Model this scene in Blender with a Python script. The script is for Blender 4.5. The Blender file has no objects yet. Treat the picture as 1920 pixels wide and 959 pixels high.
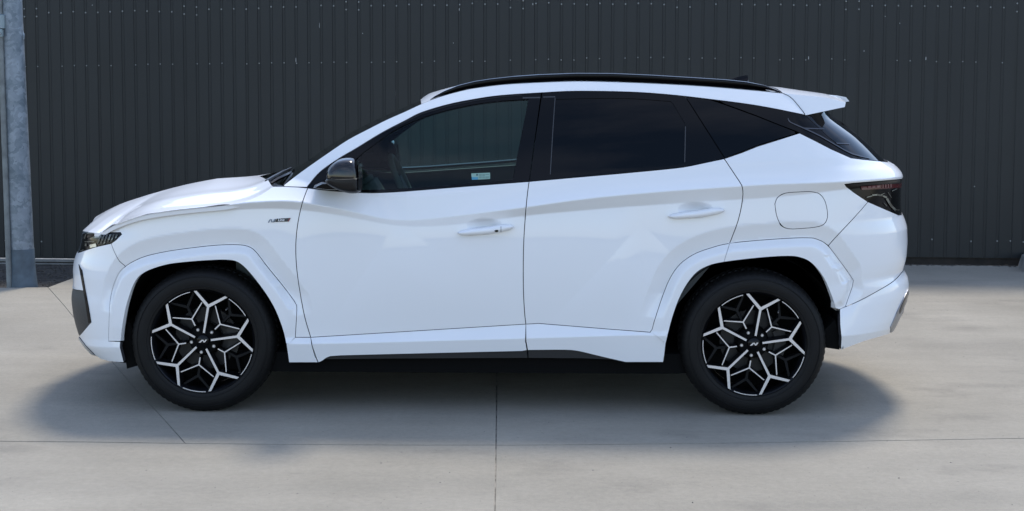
import bpy, bmesh, math, random
import numpy as np
from mathutils import Vector, Matrix
from mathutils.geometry import delaunay_2d_cdt

random.seed(7)
S = bpy.context.scene
COL = S.collection

# ------------------------------------------------------------------ camera
CAM = np.array([0.262, -7.811, 1.7006])
YAW, PITCH, ROLL, FPX = -0.0131, 0.0733, 0.003, 2625.0
PPX, PPY = 960.0, 140 + 2625 * 0.0733
_fw = np.array([math.sin(YAW), math.cos(YAW), 0.0])
_rt = np.array([math.cos(YAW), -math.sin(YAW), 0.0])
FWD = _fw * math.cos(PITCH) + np.array([0, 0, -math.sin(PITCH)])
_up = _fw * math.sin(PITCH) + np.array([0, 0, math.cos(PITCH)])
RGT = _rt * math.cos(ROLL) + _up * math.sin(ROLL)
UPV = -_rt * math.sin(ROLL) + _up * math.cos(ROLL)
cd = bpy.data.cameras.new('camera')
cam = bpy.data.objects.new('camera', cd)
COL.objects.link(cam)
M = Matrix.Identity(4)
for i in range(3):
    M[i][0], M[i][1], M[i][2], M[i][3] = RGT[i], UPV[i], -FWD[i], CAM[i]
cam.matrix_world = M
cd.sensor_width = 36.0
cd.lens = 36.0 * FPX / 1920
cd.shift_y = -(479.5 - PPY) / 1920
cd.clip_end = 3000
S.camera = cam

# ------------------------------------------------------------------ light
SUN_DIR = Vector((0.20, 0.53, 1.0)).normalized()
w = bpy.data.worlds.new('World'); S.world = w; w.use_nodes = True
nt = w.node_tree
sky = nt.nodes.new('ShaderNodeTexSky'); sky.sky_type = 'NISHITA'; sky.sun_disc = False
sky.sun_elevation = math.asin(SUN_DIR.z)
sky.sun_rotation = math.atan2(SUN_DIR.x, SUN_DIR.y)
sky.air_density = 1.0; sky.dust_density = 0.6; sky.ozone_density = 1.6
# thin broken cloud over the whole sky
tcw = nt.nodes.new('ShaderNodeTexCoord'); mpw = nt.nodes.new('ShaderNodeMapping'); mpw.inputs['Scale'].default_value = (1, 1, 4.0)
nzw = nt.nodes.new('ShaderNodeTexNoise'); nzw.inputs['Scale'].default_value = 2.6; nzw.inputs['Detail'].default_value = 7; nzw.inputs['Roughness'].default_value = 0.6
crw = nt.nodes.new('ShaderNodeValToRGB'); crw.color_ramp.elements[0].position = 0.44; crw.color_ramp.elements[1].position = 0.74
crw.color_ramp.elements[1].color = (0.60, 0.60, 0.60, 1)
mxw = nt.nodes.new('ShaderNodeMix'); mxw.data_type = 'RGBA'; mxw.inputs[7].default_value = (5.6, 5.8, 6.9, 1)
nt.links.new(tcw.outputs['Generated'], mpw.inputs[0]); nt.links.new(mpw.outputs[0], nzw.inputs['Vector']); nt.links.new(nzw.outputs['Fac'], crw.inputs[0])
nt.links.new(crw.outputs[0], mxw.inputs[0]); nt.links.new(sky.outputs[0], mxw.inputs[6])
nt.links.new(mxw.outputs[2], nt.nodes['Background'].inputs[0])
nt.nodes['Background'].inputs[1].default_value = 0.15
sl = bpy.data.lights.new('sun', 'SUN'); sl.energy = 1.5; sl.angle = math.radians(12); sl.color = (1.0, 0.93, 0.82)
so = bpy.data.objects.new('sun', sl); COL.objects.link(so)
so.rotation_euler = SUN_DIR.to_track_quat('Z', 'Y').to_euler()
so.location = (3, 8, 20)
S.view_settings.view_transform = 'Standard'; S.view_settings.look = 'None'
S.view_settings.exposure = 1.22; S.view_settings.gamma = 1.0
S.render.resolution_x = 1024; S.render.resolution_y = 511

# ------------------------------------------------------------------ helpers
def project(P):
    d = np.asarray(P, float) - CAM
    z = d @ FWD
    return np.stack([PPX + FPX * (d @ RGT) / z, PPY - FPX * (d @ UPV) / z], -1)

def ray(px, py):
    return FWD + RGT * ((px - PPX) / FPX) - UPV * ((py - PPY) / FPX)

def at_y(px, py, y):
    d = ray(px, py); return CAM + d * ((y - CAM[1]) / d[1])

def at_z(px, py, z=0.0):
    d = ray(px, py); return CAM + d * ((z - CAM[2]) / d[2])

def sp(pts, n=5):
    """smooth curve through points"""
    P = [np.array(p, float) for p in pts]
    P = [2 * P[0] - P[1]] + P + [2 * P[-1] - P[-2]]
    out = []
    for i in range(1, len(P) - 2):
        p0, p1, p2, p3 = P[i - 1:i + 3]
        for k in range(n):
            t = k / n
            out.append(tuple(0.5 * (2 * p1 + (p2 - p0) * t + (2 * p0 - 5 * p1 + 4 * p2 - p3) * t * t + (3 * p1 - p0 - 3 * p2 + p3) * t ** 3)))
    out.append(tuple(P[-2]))
    return out

def mat(name, color, rough=0.5, metal=0.0, coat=0.0, noise=None, bump=None, spec=0.5, coat_rough=0.03):
    m = bpy.data.materials.new(name); m.use_nodes = True
    b = m.node_tree.nodes['Principled BSDF']
    b.inputs['Base Color'].default_value = (*color, 1); b.inputs['Roughness'].default_value = rough
    b.inputs['Metallic'].default_value = metal; b.inputs['Coat Weight'].default_value = coat
    b.inputs['Coat Roughness'].default_value = coat_rough
    b.inputs['Specular IOR Level'].default_value = spec
    n = m.node_tree.nodes; l = m.node_tree.links
    if noise:   # (scale, strength)
        tc = n.new('ShaderNodeTexCoord'); nz = n.new('ShaderNodeTexNoise'); nz.inputs['Scale'].default_value = noise[0]
        nz.inputs['Detail'].default_value = 6
        l.new(tc.outputs['Object'], nz.inputs['Vector'])
        r = n.new('ShaderNodeValToRGB')
        r.color_ramp.elements[0].position = 0.3; r.color_ramp.elements[1].position = 0.7
        r.color_ramp.elements[0].color = (*[c * (1 - noise[1]) for c in color], 1)
        r.color_ramp.elements[1].color = (*[min(1, c * (1 + noise[1])) for c in color], 1)
        l.new(nz.outputs['Fac'], r.inputs[0]); l.new(r.outputs[0], b.inputs['Base Color'])
    if bump:    # (scale, strength)
        tc = n.new('ShaderNodeTexCoord'); nz = n.new('ShaderNodeTexNoise'); nz.inputs['Scale'].default_value = bump[0]
        nz.inputs['Detail'].default_value = 8
        l.new(tc.outputs['Object'], nz.inputs['Vector'])
        bp = n.new('ShaderNodeBump'); bp.inputs['Strength'].default_value = bump[1]; bp.inputs['Distance'].default_value = 0.01
        l.new(nz.outputs['Fac'], bp.inputs['Height']); l.new(bp.outputs[0], b.inputs['Normal'])
    return m

def link(name, me, parent=None, m=None, smooth=None):
    o = bpy.data.objects.new(name, me); COL.objects.link(o)
    if m is not None:
        for k in (m if isinstance(m, (list, tuple)) else [m]): me.materials.append(k)
    if parent is not None: o.parent = parent
    if smooth is not None:
        me.polygons.foreach_set('use_smooth', [True] * len(me.polygons))
        me.set_sharp_from_angle(angle=math.radians(smooth))
    return o

def mesh(name, verts, faces, parent=None, m=None, smooth=None, fix=False):
    me = bpy.data.meshes.new(name); me.from_pydata([tuple(v) for v in verts], [], faces)
    if fix:
        bm = bmesh.new(); bm.from_mesh(me); bmesh.ops.recalc_face_normals(bm, faces=bm.faces); bm.to_mesh(me); bm.free()
    me.update()
    return link(name, me, parent, m, smooth)

def from_bm(name, bm, parent=None, m=None, smooth=None):
    me = bpy.data.meshes.new(name); bm.to_mesh(me); bm.free()
    return link(name, me, parent, m, smooth)

def empty(name, loc, label, cat, group=None):
    o = bpy.data.objects.new(name, None); COL.objects.link(o); o.location = loc
    o['label'] = label; o['category'] = cat
    if group: o['group'] = group
    return o

def tag(o, label=None, cat=None, kind=None):
    if label: o['label'] = label
    if cat: o['category'] = cat
    if kind: o['kind'] = kind
    return o

def box_bm(bm, c, s, bev=0.0, rot=None):
    r = bmesh.ops.create_cube(bm, size=1)
    vs = r['verts']
    for v in vs: v.co = Vector((v.co.x * s[0], v.co.y * s[1], v.co.z * s[2]))
    if bev:
        es = list({e for v in vs for e in v.link_edges})
        q = bmesh.ops.bevel(bm, geom=es, offset=bev, segments=2, affect='EDGES')
        vs = list({v for f in q['faces'] for v in f.verts} | {v for v in vs if v.is_valid})
    for v in vs:
        if rot is not None: v.co = rot @ v.co
        v.co += Vector(c)

def box(name, c, s, parent=None, m=None, bev=0.0, rot=None):
    bm = bmesh.new(); box_bm(bm, c, s, bev, rot)
    return from_bm(name, bm, parent, m, 35 if bev else None)

def tube_data(path, rad, n=10):
    P = [Vector(p) for p in path]; V = []; F = []
    for i, p in enumerate(P):
        t = (P[min(i + 1, len(P) - 1)] - P[max(i - 1, 0)]).normalized()
        a = t.cross(Vector((0.123, 0.9, 0.41))).normalized(); b = t.cross(a)
        r = rad[i] if isinstance(rad, (list, tuple)) else rad
        for k in range(n):
            an = 2 * math.pi * k / n; V.append(p + (a * math.cos(an) + b * math.sin(an)) * r)
    for i in range(len(P) - 1):
        for k in range(n):
            F.append((i * n + k, i * n + (k + 1) % n, (i + 1) * n + (k + 1) % n, (i + 1) * n + k))
    F.append(tuple(range(n))); F.append(tuple((len(P) - 1) * n + k for k in range(n)))
    return V, F

def tube(name, path, rad, parent=None, m=None, n=10):
    V, F = tube_data(path, rad, n); return mesh(name, V, F, parent, m, 50, True)

def prism(name, poly, d, parent=None, m=None, bev=0.0, smooth=35):
    """poly: 3D points of the front outline; d: vector to the back outline"""
    bm = bmesh.new(); vs = [bm.verts.new(tuple(p)) for p in poly]; f = bm.faces.new(vs)
    r = bmesh.ops.extrude_face_region(bm, geom=[f])
    for g in r['geom']:
        if isinstance(g, bmesh.types.BMVert): g.co += Vector(d)
    bmesh.ops.recalc_face_normals(bm, faces=bm.faces)
    if bev: bmesh.ops.bevel(bm, geom=list(bm.edges), offset=bev, segments=2, affect='EDGES', clamp_overlap=True)
    return from_bm(name, bm, parent, m, smooth)

# ------------------------------------------------------------------ materials
PAINT = mat('white_paint', (0.71, 0.715, 0.725), 0.35, 0, 0.7, coat_rough=0.02, spec=0.25)
SEAM = mat('seam_shade', (0.03, 0.03, 0.035), 0.7)  # dark colour on panel edges stands in for shade inside the gaps
GLOSS = mat('gloss_black', (0.002, 0.002, 0.0025), 0.10, 0, 0.0, spec=0.17)
SATIN = mat('satin_black', (0.006, 0.006, 0.007), 0.35, spec=0.3)
PLASTIC = mat('dark_plastic', (0.014, 0.0145, 0.016), 0.55, bump=(400, 0.15))
BLACK = mat('black_liner', (0.004, 0.004, 0.004), 0.95, spec=0.1)
RUBBER = mat('tyre_rubber', (0.0042, 0.0042, 0.0044), 0.6, noise=(9, 0.25), bump=(120, 0.12), spec=0.22)
RIMBLK = mat('rim_black', (0.004, 0.0043, 0.0055), 0.32, spec=0.35)
ALLOY = mat('machined_alloy', (0.62, 0.59, 0.57), 0.42, 0.45)
STEEL = mat('brushed_steel', (0.32, 0.32, 0.33), 0.38, 0.8, noise=(30, 0.2))
DISC = mat('brake_disc', (0.035, 0.035, 0.036), 0.5, 0.6)
CHROME = mat('dark_chrome', (0.30, 0.29, 0.28), 0.12, 0.9)
TRIMLINE = mat('satin_trim', (0.028, 0.028, 0.03), 0.4)
SKID = mat('silver_skid', (0.38, 0.40, 0.42), 0.35, 0.5)
REDLENS = mat('red_lens', (0.060, 0.008, 0.009), 0.15)
CLEAR = mat('lamp_reflector', (0.55, 0.55, 0.52), 0.2, 0.7)
CABIN = mat('cabin_trim', (0.030, 0.036, 0.038), 0.7, noise=(12, 0.2))
CABINL = mat('cabin_pale', (0.16, 0.18, 0.17), 0.8)
PRIV = mat('privacy_glass', (0.0015, 0.002, 0.003), 0.02, 0, 0.0, spec=0.16)
WALLM = mat('charcoal_sheet', (0.0100, 0.0120, 0.0127), 0.45, noise=(0.8, 0.22), spec=0.36)
SCREWM = mat('screw_head', (0.22, 0.23, 0.23), 0.45, 0.5)
SOIL = mat('soil', (0.040, 0.035, 0.029), 0.95, noise=(9, 0.5), bump=(30, 0.8))
KERBM = mat('old_concrete', (0.16, 0.16, 0.15), 0.9, noise=(8, 0.25), bump=(60, 0.4))
TIMBER = mat('dark_timber', (0.014, 0.012, 0.010), 0.9, noise=(12, 0.4))

def glass_mat():
    m = bpy.data.materials.new('tinted_glass'); m.use_nodes = True
    n = m.node_tree.nodes; l = m.node_tree.links; n.clear()
    o = n.new('ShaderNodeOutputMaterial'); t = n.new('ShaderNodeBsdfTransparent'); g = n.new('ShaderNodeBsdfGlossy')
    t.inputs[0].default_value = (0.66, 0.84, 0.80, 1); g.inputs['Roughness'].default_value = 0.01
    f = n.new('ShaderNodeFresnel'); f.inputs[0].default_value = 1.32; mx = n.new('ShaderNodeMixShader')
    l.new(f.outputs[0], mx.inputs[0]); l.new(t.outputs[0], mx.inputs[1]); l.new(g.outputs[0], mx.inputs[2]); l.new(mx.outputs[0], o.inputs[0])
    return m
GLASS = glass_mat()

def concrete_mat():
    m = bpy.data.materials.new('yard_concrete'); m.use_nodes = True
    n = m.node_tree.nodes; l = m.node_tree.links; b = n['Principled BSDF']
    b.inputs['Roughness'].default_value = 0.85; b.inputs['Specular IOR Level'].default_value = 0.3
    geo = n.new('ShaderNodeNewGeometry')
    def nz(scale, detail, sx=1, sy=1):
        mp = n.new('ShaderNodeMapping'); mp.inputs['Scale'].default_value = (sx, sy, 1)
        l.new(geo.outputs['Position'], mp.inputs[0])
        t = n.new('ShaderNodeTexNoise'); t.inputs['Scale'].default_value = scale; t.inputs['Detail'].default_value = detail
        t.inputs['Roughness'].default_value = 0.62
        l.new(mp.outputs[0], t.inputs['Vector']); return t.outputs['Fac']
    def ramp(src, a, ca, bb, cb):
        r = n.new('ShaderNodeValToRGB'); e = r.color_ramp.elements
        e[0].position = a; e[0].color = ca; e[1].position = bb; e[1].color = cb
        l.new(src, r.inputs[0]); return r.outputs[0]
    def mul(a, c, f=1.0):
        x = n.new('ShaderNodeMix'); x.data_type = 'RGBA'; x.blend_type = 'MULTIPLY'; x.inputs[0].default_value = f
        l.new(a, x.inputs[6]); l.new(c, x.inputs[7]); return x.outputs[2]
    base = ramp(nz(0.7, 6), 0.36, (0.238, 0.218, 0.178, 1), 0.68, (0.302, 0.277, 0.228, 1))
    streak = ramp(nz(2.2, 7, 0.35, 1.6), 0.30, (0.90, 0.90, 0.90, 1), 0.72, (1.06, 1.055, 1.045, 1))
    c = mul(base, streak)
    c = mul(c, ramp(nz(34, 6), 0.28, (0.90, 0.90, 0.90, 1), 0.72, (1.06, 1.06, 1.06, 1)))
    c = mul(c, ramp(nz(260, 3), 0.22, (0.72, 0.72, 0.73, 1), 0.5, (1.0, 1.0, 1.0, 1)))
    c = mul(c, ramp(nz(1.6, 4, 0.7, 1.3), 0.56, (1, 1, 1, 1), 0.74, (0.76, 0.76, 0.77, 1)))
    # pitted specks
    vo = n.new('ShaderNodeTexVoronoi'); vo.inputs['Scale'].default_value = 16; l.new(geo.outputs['Position'], vo.inputs['Vector'])
    c = mul(c, ramp(vo.outputs['Distance'], 0.035, (0.42, 0.41, 0.40, 1), 0.055, (1, 1, 1, 1)))
    l.new(c, b.inputs['Base Color'])
    bp = n.new('ShaderNodeBump'); bp.inputs['Strength'].default_value = 0.45; bp.inputs['Distance'].default_value = 0.006
    l.new(nz(70, 8), bp.inputs['Height']); l.new(bp.outputs[0], b.inputs['Normal'])
    return m
CONC = concrete_mat()

def galv_mat():
    m = bpy.data.materials.new('galvanised'); m.use_nodes = True
    n = m.node_tree.nodes; l = m.node_tree.links; b = n['Principled BSDF']
    tc = n.new('ShaderNodeTexCoord')
    vo = n.new('ShaderNodeTexVoronoi'); vo.inputs['Scale'].default_value = 26; vo.inputs['Randomness'].default_value = 1
    nz = n.new('ShaderNodeTexNoise'); nz.inputs['Scale'].default_value = 9; nz.inputs['Detail'].default_value = 5
    l.new(tc.outputs['Object'], nz.inputs['Vector'])
    mx = n.new('ShaderNodeMix'); mx.data_type = 'RGBA'; mx.blend_type = 'LINEAR_LIGHT'; mx.inputs[0].default_value = 0.12
    l.new(tc.outputs['Object'], mx.inputs[6]); l.new(nz.outputs['Color'], mx.inputs[7]); l.new(mx.outputs[2], vo.inputs['Vector'])
    ad = n.new('ShaderNodeMath'); ad.operation = 'ADD'
    sx = n.new('ShaderNodeSeparateColor'); l.new(vo.outputs['Color'], sx.inputs[0])
    mu = n.new('ShaderNodeMath'); mu.operation = 'MULTIPLY'; mu.inputs[1].default_value = 0.42
    l.new(sx.outputs[0], mu.inputs[0]); l.new(mu.outputs[0], ad.inputs[0]); l.new(nz.outputs['Fac'], ad.inputs[1])
    r = n.new('ShaderNodeValToRGB'); e = r.color_ramp.elements
    e[0].position = 0.40; e[0].color = (0.10, 0.128, 0.152, 1); e[1].position = 1.0; e[1].color = (0.23, 0.265, 0.30, 1)
    l.new(ad.outputs[0], r.inputs[0]); l.new(r.outputs[0], b.inputs['Base Color'])
    b.inputs['Roughness'].default_value = 0.55; b.inputs['Metallic'].default_value = 0.35
    return m
GALV = galv_mat()
GALVB = mat('painted_pole_base', (0.062, 0.088, 0.112), 0.6, noise=(9, 0.35))

# ------------------------------------------------------------------ ground
yard = tag(mesh('ground', [(-400, -400, -0.14), (400, -400, -0.14), (400, 400, -0.14), (-400, 400, -0.14)], [(0, 1, 2, 3)], None, SOIL), kind='structure')
pave = tag(mesh('pavement', [(-60, -60, -0.135), (60, -60, -0.135), (60, 7, -0.135), (-60, 7, -0.135)], [(0, 1, 2, 3)], None, KERBM), kind='structure')

def g2(px, py):
    p = at_z(px, py); return np.array([p[0], p[1]])
J1 = [g2(*p) for p in sp([(0, 828), (170, 829.5), (347, 832), (640, 834.5), (930, 835), (1240, 832.5), (1560, 828), (1920, 822)], 6)]
J2b = [g2(*p) for p in [(928, 958), (929.5, 880), (930, 835)]]
J2t = [g2(*p) for p in [(930, 835), (930.6, 790), (931, 750), (931.5, 700)]]
J3 = [g2(*p) for p in [(347, 831), (318, 799), (290, 768), (262, 738), (236, 709), (190, 655), (150, 610), (118, 571), (90, 540)]]
iJ = min(range(len(J1)), key=lambda i: abs(J1[i][0] - J2b[-1][0]))
i3 = min(range(len(J1)), key=lambda i: abs(J1[i][0] - J3[0][0]))
WALL_R = at_z(1800, 497)
def wall_y(x):
    return WALL_R[1] - (x - WALL_R[0]) * 0.045
def inset2(poly, d):
    n = len(poly); out = []
    A = sum(poly[i][0] * poly[(i + 1) % n][1] - poly[(i + 1) % n][0] * poly[i][1] for i in range(n))
    sg = 1 if A > 0 else -1
    for i in range(n):
        a = poly[i] - poly[i - 1]; b = poly[(i + 1) % n] - poly[i]
        na = np.array([-a[1], a[0]]) / (np.linalg.norm(a) + 1e-9); nb = np.array([-b[1], b[0]]) / (np.linalg.norm(b) + 1e-9)
        nn = na + nb; nn = nn / (np.linalg.norm(nn) + 1e-9); c = max(0.4, nn @ na)
        out.append(poly[i] + sg * nn * d / c)
    return out
def slab(poly, z=0.0, gap=0.0026):
    P = inset2([np.array(p, float) for p in poly], gap)
    bm = bmesh.new(); vs = [bm.verts.new((p[0], p[1], z)) for p in P]; f = bm.faces.new(vs)
    if f.normal.z < 0 or f.calc_area() and (f.normal_update() or f.normal.z < 0): f.normal_flip()
    r = bmesh.ops.extrude_face_region(bm, geom=[f])
    for g in r['geom']:
        if isinstance(g, bmesh.types.BMVert): g.co.z -= 0.12
    bmesh.ops.recalc_face_normals(bm, faces=bm.faces)
    return from_bm('slab', bm, pave, CONC)
L1 = np.array([-30.0, J1[0][1]]); R1 = np.array([30.0, J1[-1][1] + 0.6])
bot = np.array([J2b[0][0] - 0.06, -40.0])
slab([L1] + J1[:iJ + 1] + J2b[::-1][1:] + [bot, np.array([-30., -40.])], 0.0)
slab([R1] + J1[iJ:][::-1] + J2b[::-1][1:] + [bot, np.array([30., -40.])], -0.001)
wl = lambda x: np.array([x, wall_y(x) - 0.03])
bedA = g2(0, 540); bedB = g2(90, 539.5); bedC = g2(137, 522); bedD = wl(g2(215, 498)[0])
slab([L1] + J1[:i3 + 1] + J3[1:-1] + [bedB, bedA, np.array([-30., bedA[1]])], 0.0014)
top2 = wl(J2t[-1][0])
slab(J1[i3:iJ + 1] + J2t[1:] + [top2, bedD, bedC, bedB] + J3[1:-1][::-1], 0.001)
slab(J1[iJ:] + [R1, wl(30.0), top2] + J2t[1:][::-1], 0.0)
JF = mat('joint_grit', (0.19, 0.178, 0.155), 0.95, noise=(14, 0.7))
def joint(L, z):
    V = []; F = []
    for i, p in enumerate(L):
        d = L[min(i + 1, len(L) - 1)] - L[max(i - 1, 0)]; n = np.array([-d[1], d[0]]) / (np.linalg.norm(d) + 1e-9) * 0.02
        V += [(*(p + n), z), (*(p - n), z)]
    mesh('joint_filler', V, [(2 * i, 2 * i + 1, 2 * i + 3, 2 * i + 2) for i in range(len(L) - 1)], pave, JF)
joint([L1] + J1 + [R1], -0.0050); joint([bot] + J2b[:-1] + J2t + [top2], -0.0056); joint(J3, -0.0028)
# left garden bed
bed = []
nx, ny = 60, 24
for j in range(ny + 1):
    for i in range(nx + 1):
        u = i / nx; v = j / ny
        a = np.array([-14.0, bedA[1] + 0.03]) * (1 - u) + (bedB * (1 - v) + bedD * v) * u if False else None
        x1 = (bedB * (1 - v) + bedD * v)
        x = -14 + (x1[0] - 0.02 + 14) * u
        y0 = bedA[1] + 0.02; y = y0 + (wall_y(x) + 0.1 - y0) * v
        edge = min(1.0, v * 6) * min(1.0, (1 - u) * 10)
        z = -0.062 + 0.035 * edge * (1 - v) + random.uniform(-0.010, 0.010) * edge
        bed.append((x, y, z))
bf = [(j * (nx + 1) + i, j * (nx + 1) + i + 1, (j + 1) * (nx + 1) + i + 1, (j + 1) * (nx + 1) + i) for j in range(ny) for i in range(nx)]
tag(mesh('garden_bed', bed, bf, None, SOIL, 60), kind='structure')
# clods, gravel and leaf litter in the bed
def chips(name, spots, m, smin, smax, flat=0.6):
    V = []; F = []
    for (x, y, z) in spots:
        r = random.uniform(smin, smax); b0 = len(V); k = 5; ph = random.random() * 6
        for q in range(k):
            a = ph + q * 2 * math.pi / k; rr = r * random.uniform(0.6, 1.1)
            V.append((x + rr * math.cos(a), y + rr * math.sin(a), z))
        for q in range(k):
            a = ph + 0.5 + q * 2 * math.pi / k; rr = r * random.uniform(0.35, 0.7)
            V.append((x + rr * math.cos(a), y + rr * math.sin(a), z + r * flat * random.uniform(0.6, 1.2)))
        for q in range(k):
            F.append((b0 + q, b0 + (q + 1) % k, b0 + k + (q + 1) % k, b0 + k + q))
        F.append(tuple(b0 + k + q for q in range(k)))
    return mesh(name, V, F, None, m)
GRAV = mat('gravel_mix', (0.052, 0.046, 0.038), 0.95, noise=(40, 0.6))
sp1 = []
for _ in range(3200):
    x = random.uniform(-7.2, bedC[0] + 0.1); lo = bedA[1] + 0.06
    if x > bedB[0]: lo = bedB[1] + (x - bedB[0]) * (bedC[1] - bedB[1]) / (bedC[0] - bedB[0]) + 0.06
    y = random.uniform(lo, wall_y(x)); sp1.append((x, y, -0.062 + 0.030 * (wall_y(x) - y) / max(0.5, wall_y(x) - bedA[1])))
tag(chips('gravel', sp1, GRAV, 0.004, 0.016), kind='stuff', label='dark gravel and dry litter in the bed behind the post')
sp2 = []
for _ in range(420):
    y = random.uniform(-3.4, 3.2); sp2.append((random.uniform(-4.5, 4.5), y, -0.002))
PEB = mat('pebble_grey', (0.11, 0.10, 0.09), 0.9, noise=(40, 0.6))
tag(chips('pebbles', sp2, PEB, 0.002, 0.0065), kind='stuff', label='tiny scattered grit on the concrete yard')
sp3 = []
for _ in range(500):
    x = random.uniform(2.0, 7.5); sp3.append((x, wall_y(x) - 0.03 - abs(random.gauss(0, 0.03)), -0.002))
tag(chips('leaf_litter', sp3, GRAV, 0.006, 0.022, 0.5), kind='stuff', label='dry litter along the foot of the charcoal wall')

# ------------------------------------------------------------------ sheet metal wall
PITCHW = 0.1155
WZ0 = at_y(1800, 483.5, WALL_R[1])[2]
WZ1 = 2.75
wang = math.atan(-0.045)
x0w = at_y(1463.5, 60, wall_y(2.6))[0]
wall = empty('metal_wall', (x0w, wall_y(x0w), 0), 'tall charcoal ribbed steel sheet wall behind the white car', 'wall')
wall.rotation_euler = (0, 0, wang)
def wl_local(px, py):
    """point of the picture carried onto the wall face, in wall coordinates"""
    d = ray(px, py); n = np.array([math.sin(-wang), math.cos(wang), 0]); o = np.array([x0w, wall_y(x0w), 0])
    t = ((o - CAM) @ n) / (d @ n); p = CAM + d * t - o
    return p[0] * math.cos(wang) + p[1] * math.sin(wang), p[2]
def sheet_mesh(nr, WZ0):
    prof = []
    for k in range(nr):
        b = k * PITCHW
        prof += [(b - 0.0150, 0.0), (b - 0.0105, 0.006), (b + 0.0075, 0.006), (b + 0.0150, 0.0)]
    prof.append(((nr - 1) * PITCHW + PITCHW - 0.0125, 0.0))
    V = [(x, y, z) for z in (WZ0, WZ1) for (x, y) in prof]; n = len(prof)
    V += [(x, y + 0.002, z) for z in (WZ0, WZ1) for (x, y) in prof]
    F = [(i, i + 1, n + i + 1, n + i) for i in range(n - 1)]
    F += [(2 * n + i, 3 * n + i, 3 * n + i + 1, 2 * n + i + 1) for i in range(n - 1)]
    F += [(n + i, n + i + 1, 3 * n + i + 1, 3 * n + i) for i in range(n - 1)]
    me = bpy.data.meshes.new('wall_sheet'); me.from_pydata(V, [], F); me.materials.append(WALLM); me.update(); return me
shm = sheet_mesh(6, WZ0); shl = sheet_mesh(6, -0.03)
for k in range(-17, 12):
    o = bpy.data.objects.new('wall_sheet', shl if k < -8 else shm); COL.objects.link(o); o.parent = wall
    o.location = (k * 6 * PITCHW, 0.0004 if k % 2 else -0.0004, 0)
XL, XR = -17 * 6 * PITCHW, 12 * 6 * PITCHW
box('top_cap', ((XL + XR) / 2, 0.02, WZ1 + 0.03), (XR - XL, 0.09, 0.06), wall, WALLM, 0.008)
box('sill_beam', ((XL + XR) / 2, 0.05, WZ0 / 2 - 0.01), (XR - XL, 0.05, WZ0 + 0.015), wall, TIMBER, 0.004)
for k in range(3):
    box('rail', ((XL + XR) / 2, 0.045, 0.5 + k * 0.95), (XR - XL, 0.05, 0.06), wall, TIMBER)
# screws (small hex heads in the ribs)
SV = []; SF = []
def screw(x, z, r=0.0062, dep=0.0050):
    b = len(SV)
    for rr, yy in ((r * 1.3, dep + 0.001), (r * 1.3, dep - 0.0015), (r, dep - 0.002), (r * 0.8, dep - 0.007)):
        for q in range(6):
            a = q * math.pi / 3; SV.append((x + rr * math.cos(a), yy, z + rr * math.sin(a)))
    for lv in range(3):
        for q in range(6):
            SF.append((b + lv * 6 + q, b + lv * 6 + (q + 1) % 6, b + lv * 6 + 6 + (q + 1) % 6, b + lv * 6 + 6 + q))
    SF.append(tuple(b + 18 + q for q in range(6)))
rows = [sp([(50, 25), (340, 20), (600, 12.5), (960, 8), (1250, 7.5), (1463, 9), (1700, 12), (1900, 15)], 8),
        sp([(50, 125), (460, 119), (900, 115), (1180, 109), (1460, 111), (1900, 118)], 8),
        sp([(0, 452), (600, 451), (1700, 450), (1800, 452), (1920, 453)], 8)]
for ri, rw in enumerate(rows):
    L = np.array([wl_local(*p) for p in rw])
    for k in range(-100, 70):
        x = k * PITCHW - 0.001
        z = float(np.interp(x, L[:, 0], L[:, 1])) + random.gauss(0, 0.004)
        if ri == 0 and k % 13 in (5, 6):
            screw(x, z + 0.038); screw(x, z - 0.034); continue
        if random.random() < (0.02, 0.30, 0.35)[ri]: continue
        screw(x, z, 0.0062 if ri != 1 else 0.0050)
sc = mesh('screws', SV, SF, wall, SCREWM, 40); sc['kind'] = 'stuff'
# pale scratches in the paint
SCR = mat('bare_scratch', (0.30, 0.31, 0.31), 0.6)
CV = []; CF = []
for (px, py, wd, ht) in [(741, 176, 1.6, 24), (1516, 109, 1.5, 6), (1736, 110, 1.5, 6), (554.5, 113, 1.2, 9), (861, 18, 1.3, 5), (999, 8, 1.2, 4), (599, 48, 0.8, 10), (1620, 96, 1.2, 3), (1660, 31, 1.4, 2), (1687, 44, 1.4, 2), (1827, 350, 1.6, 2), (680, 63, 1.2, 2), (850, 81, 1.3, 2), (173, 10, 1.4, 2)]:
    x, z = wl_local(px, py); a = wd / 213 / 2; h = ht / 213 / 2; b = len(CV)
    ph = (x + 0.0150) % PITCHW
    dy = 0.0058 if ph < 0.0225 else 0.0
    CV += [(x - a, dy - 0.0005, z - h), (x + a, dy - 0.0005, z - h * 0.9), (x + a * 1.2, dy - 0.0015, z + h * 0.2), (x + a * 0.7, dy - 0.0005, z + h), (x - a * 0.5, dy - 0.0005, z + h), (x - a * 1.1, dy - 0.0014, z)]
    CF.append(tuple(range(b, b + 6)))
c = mesh('scratches', CV, CF, wall, SCR); c['kind'] = 'stuff'
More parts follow.
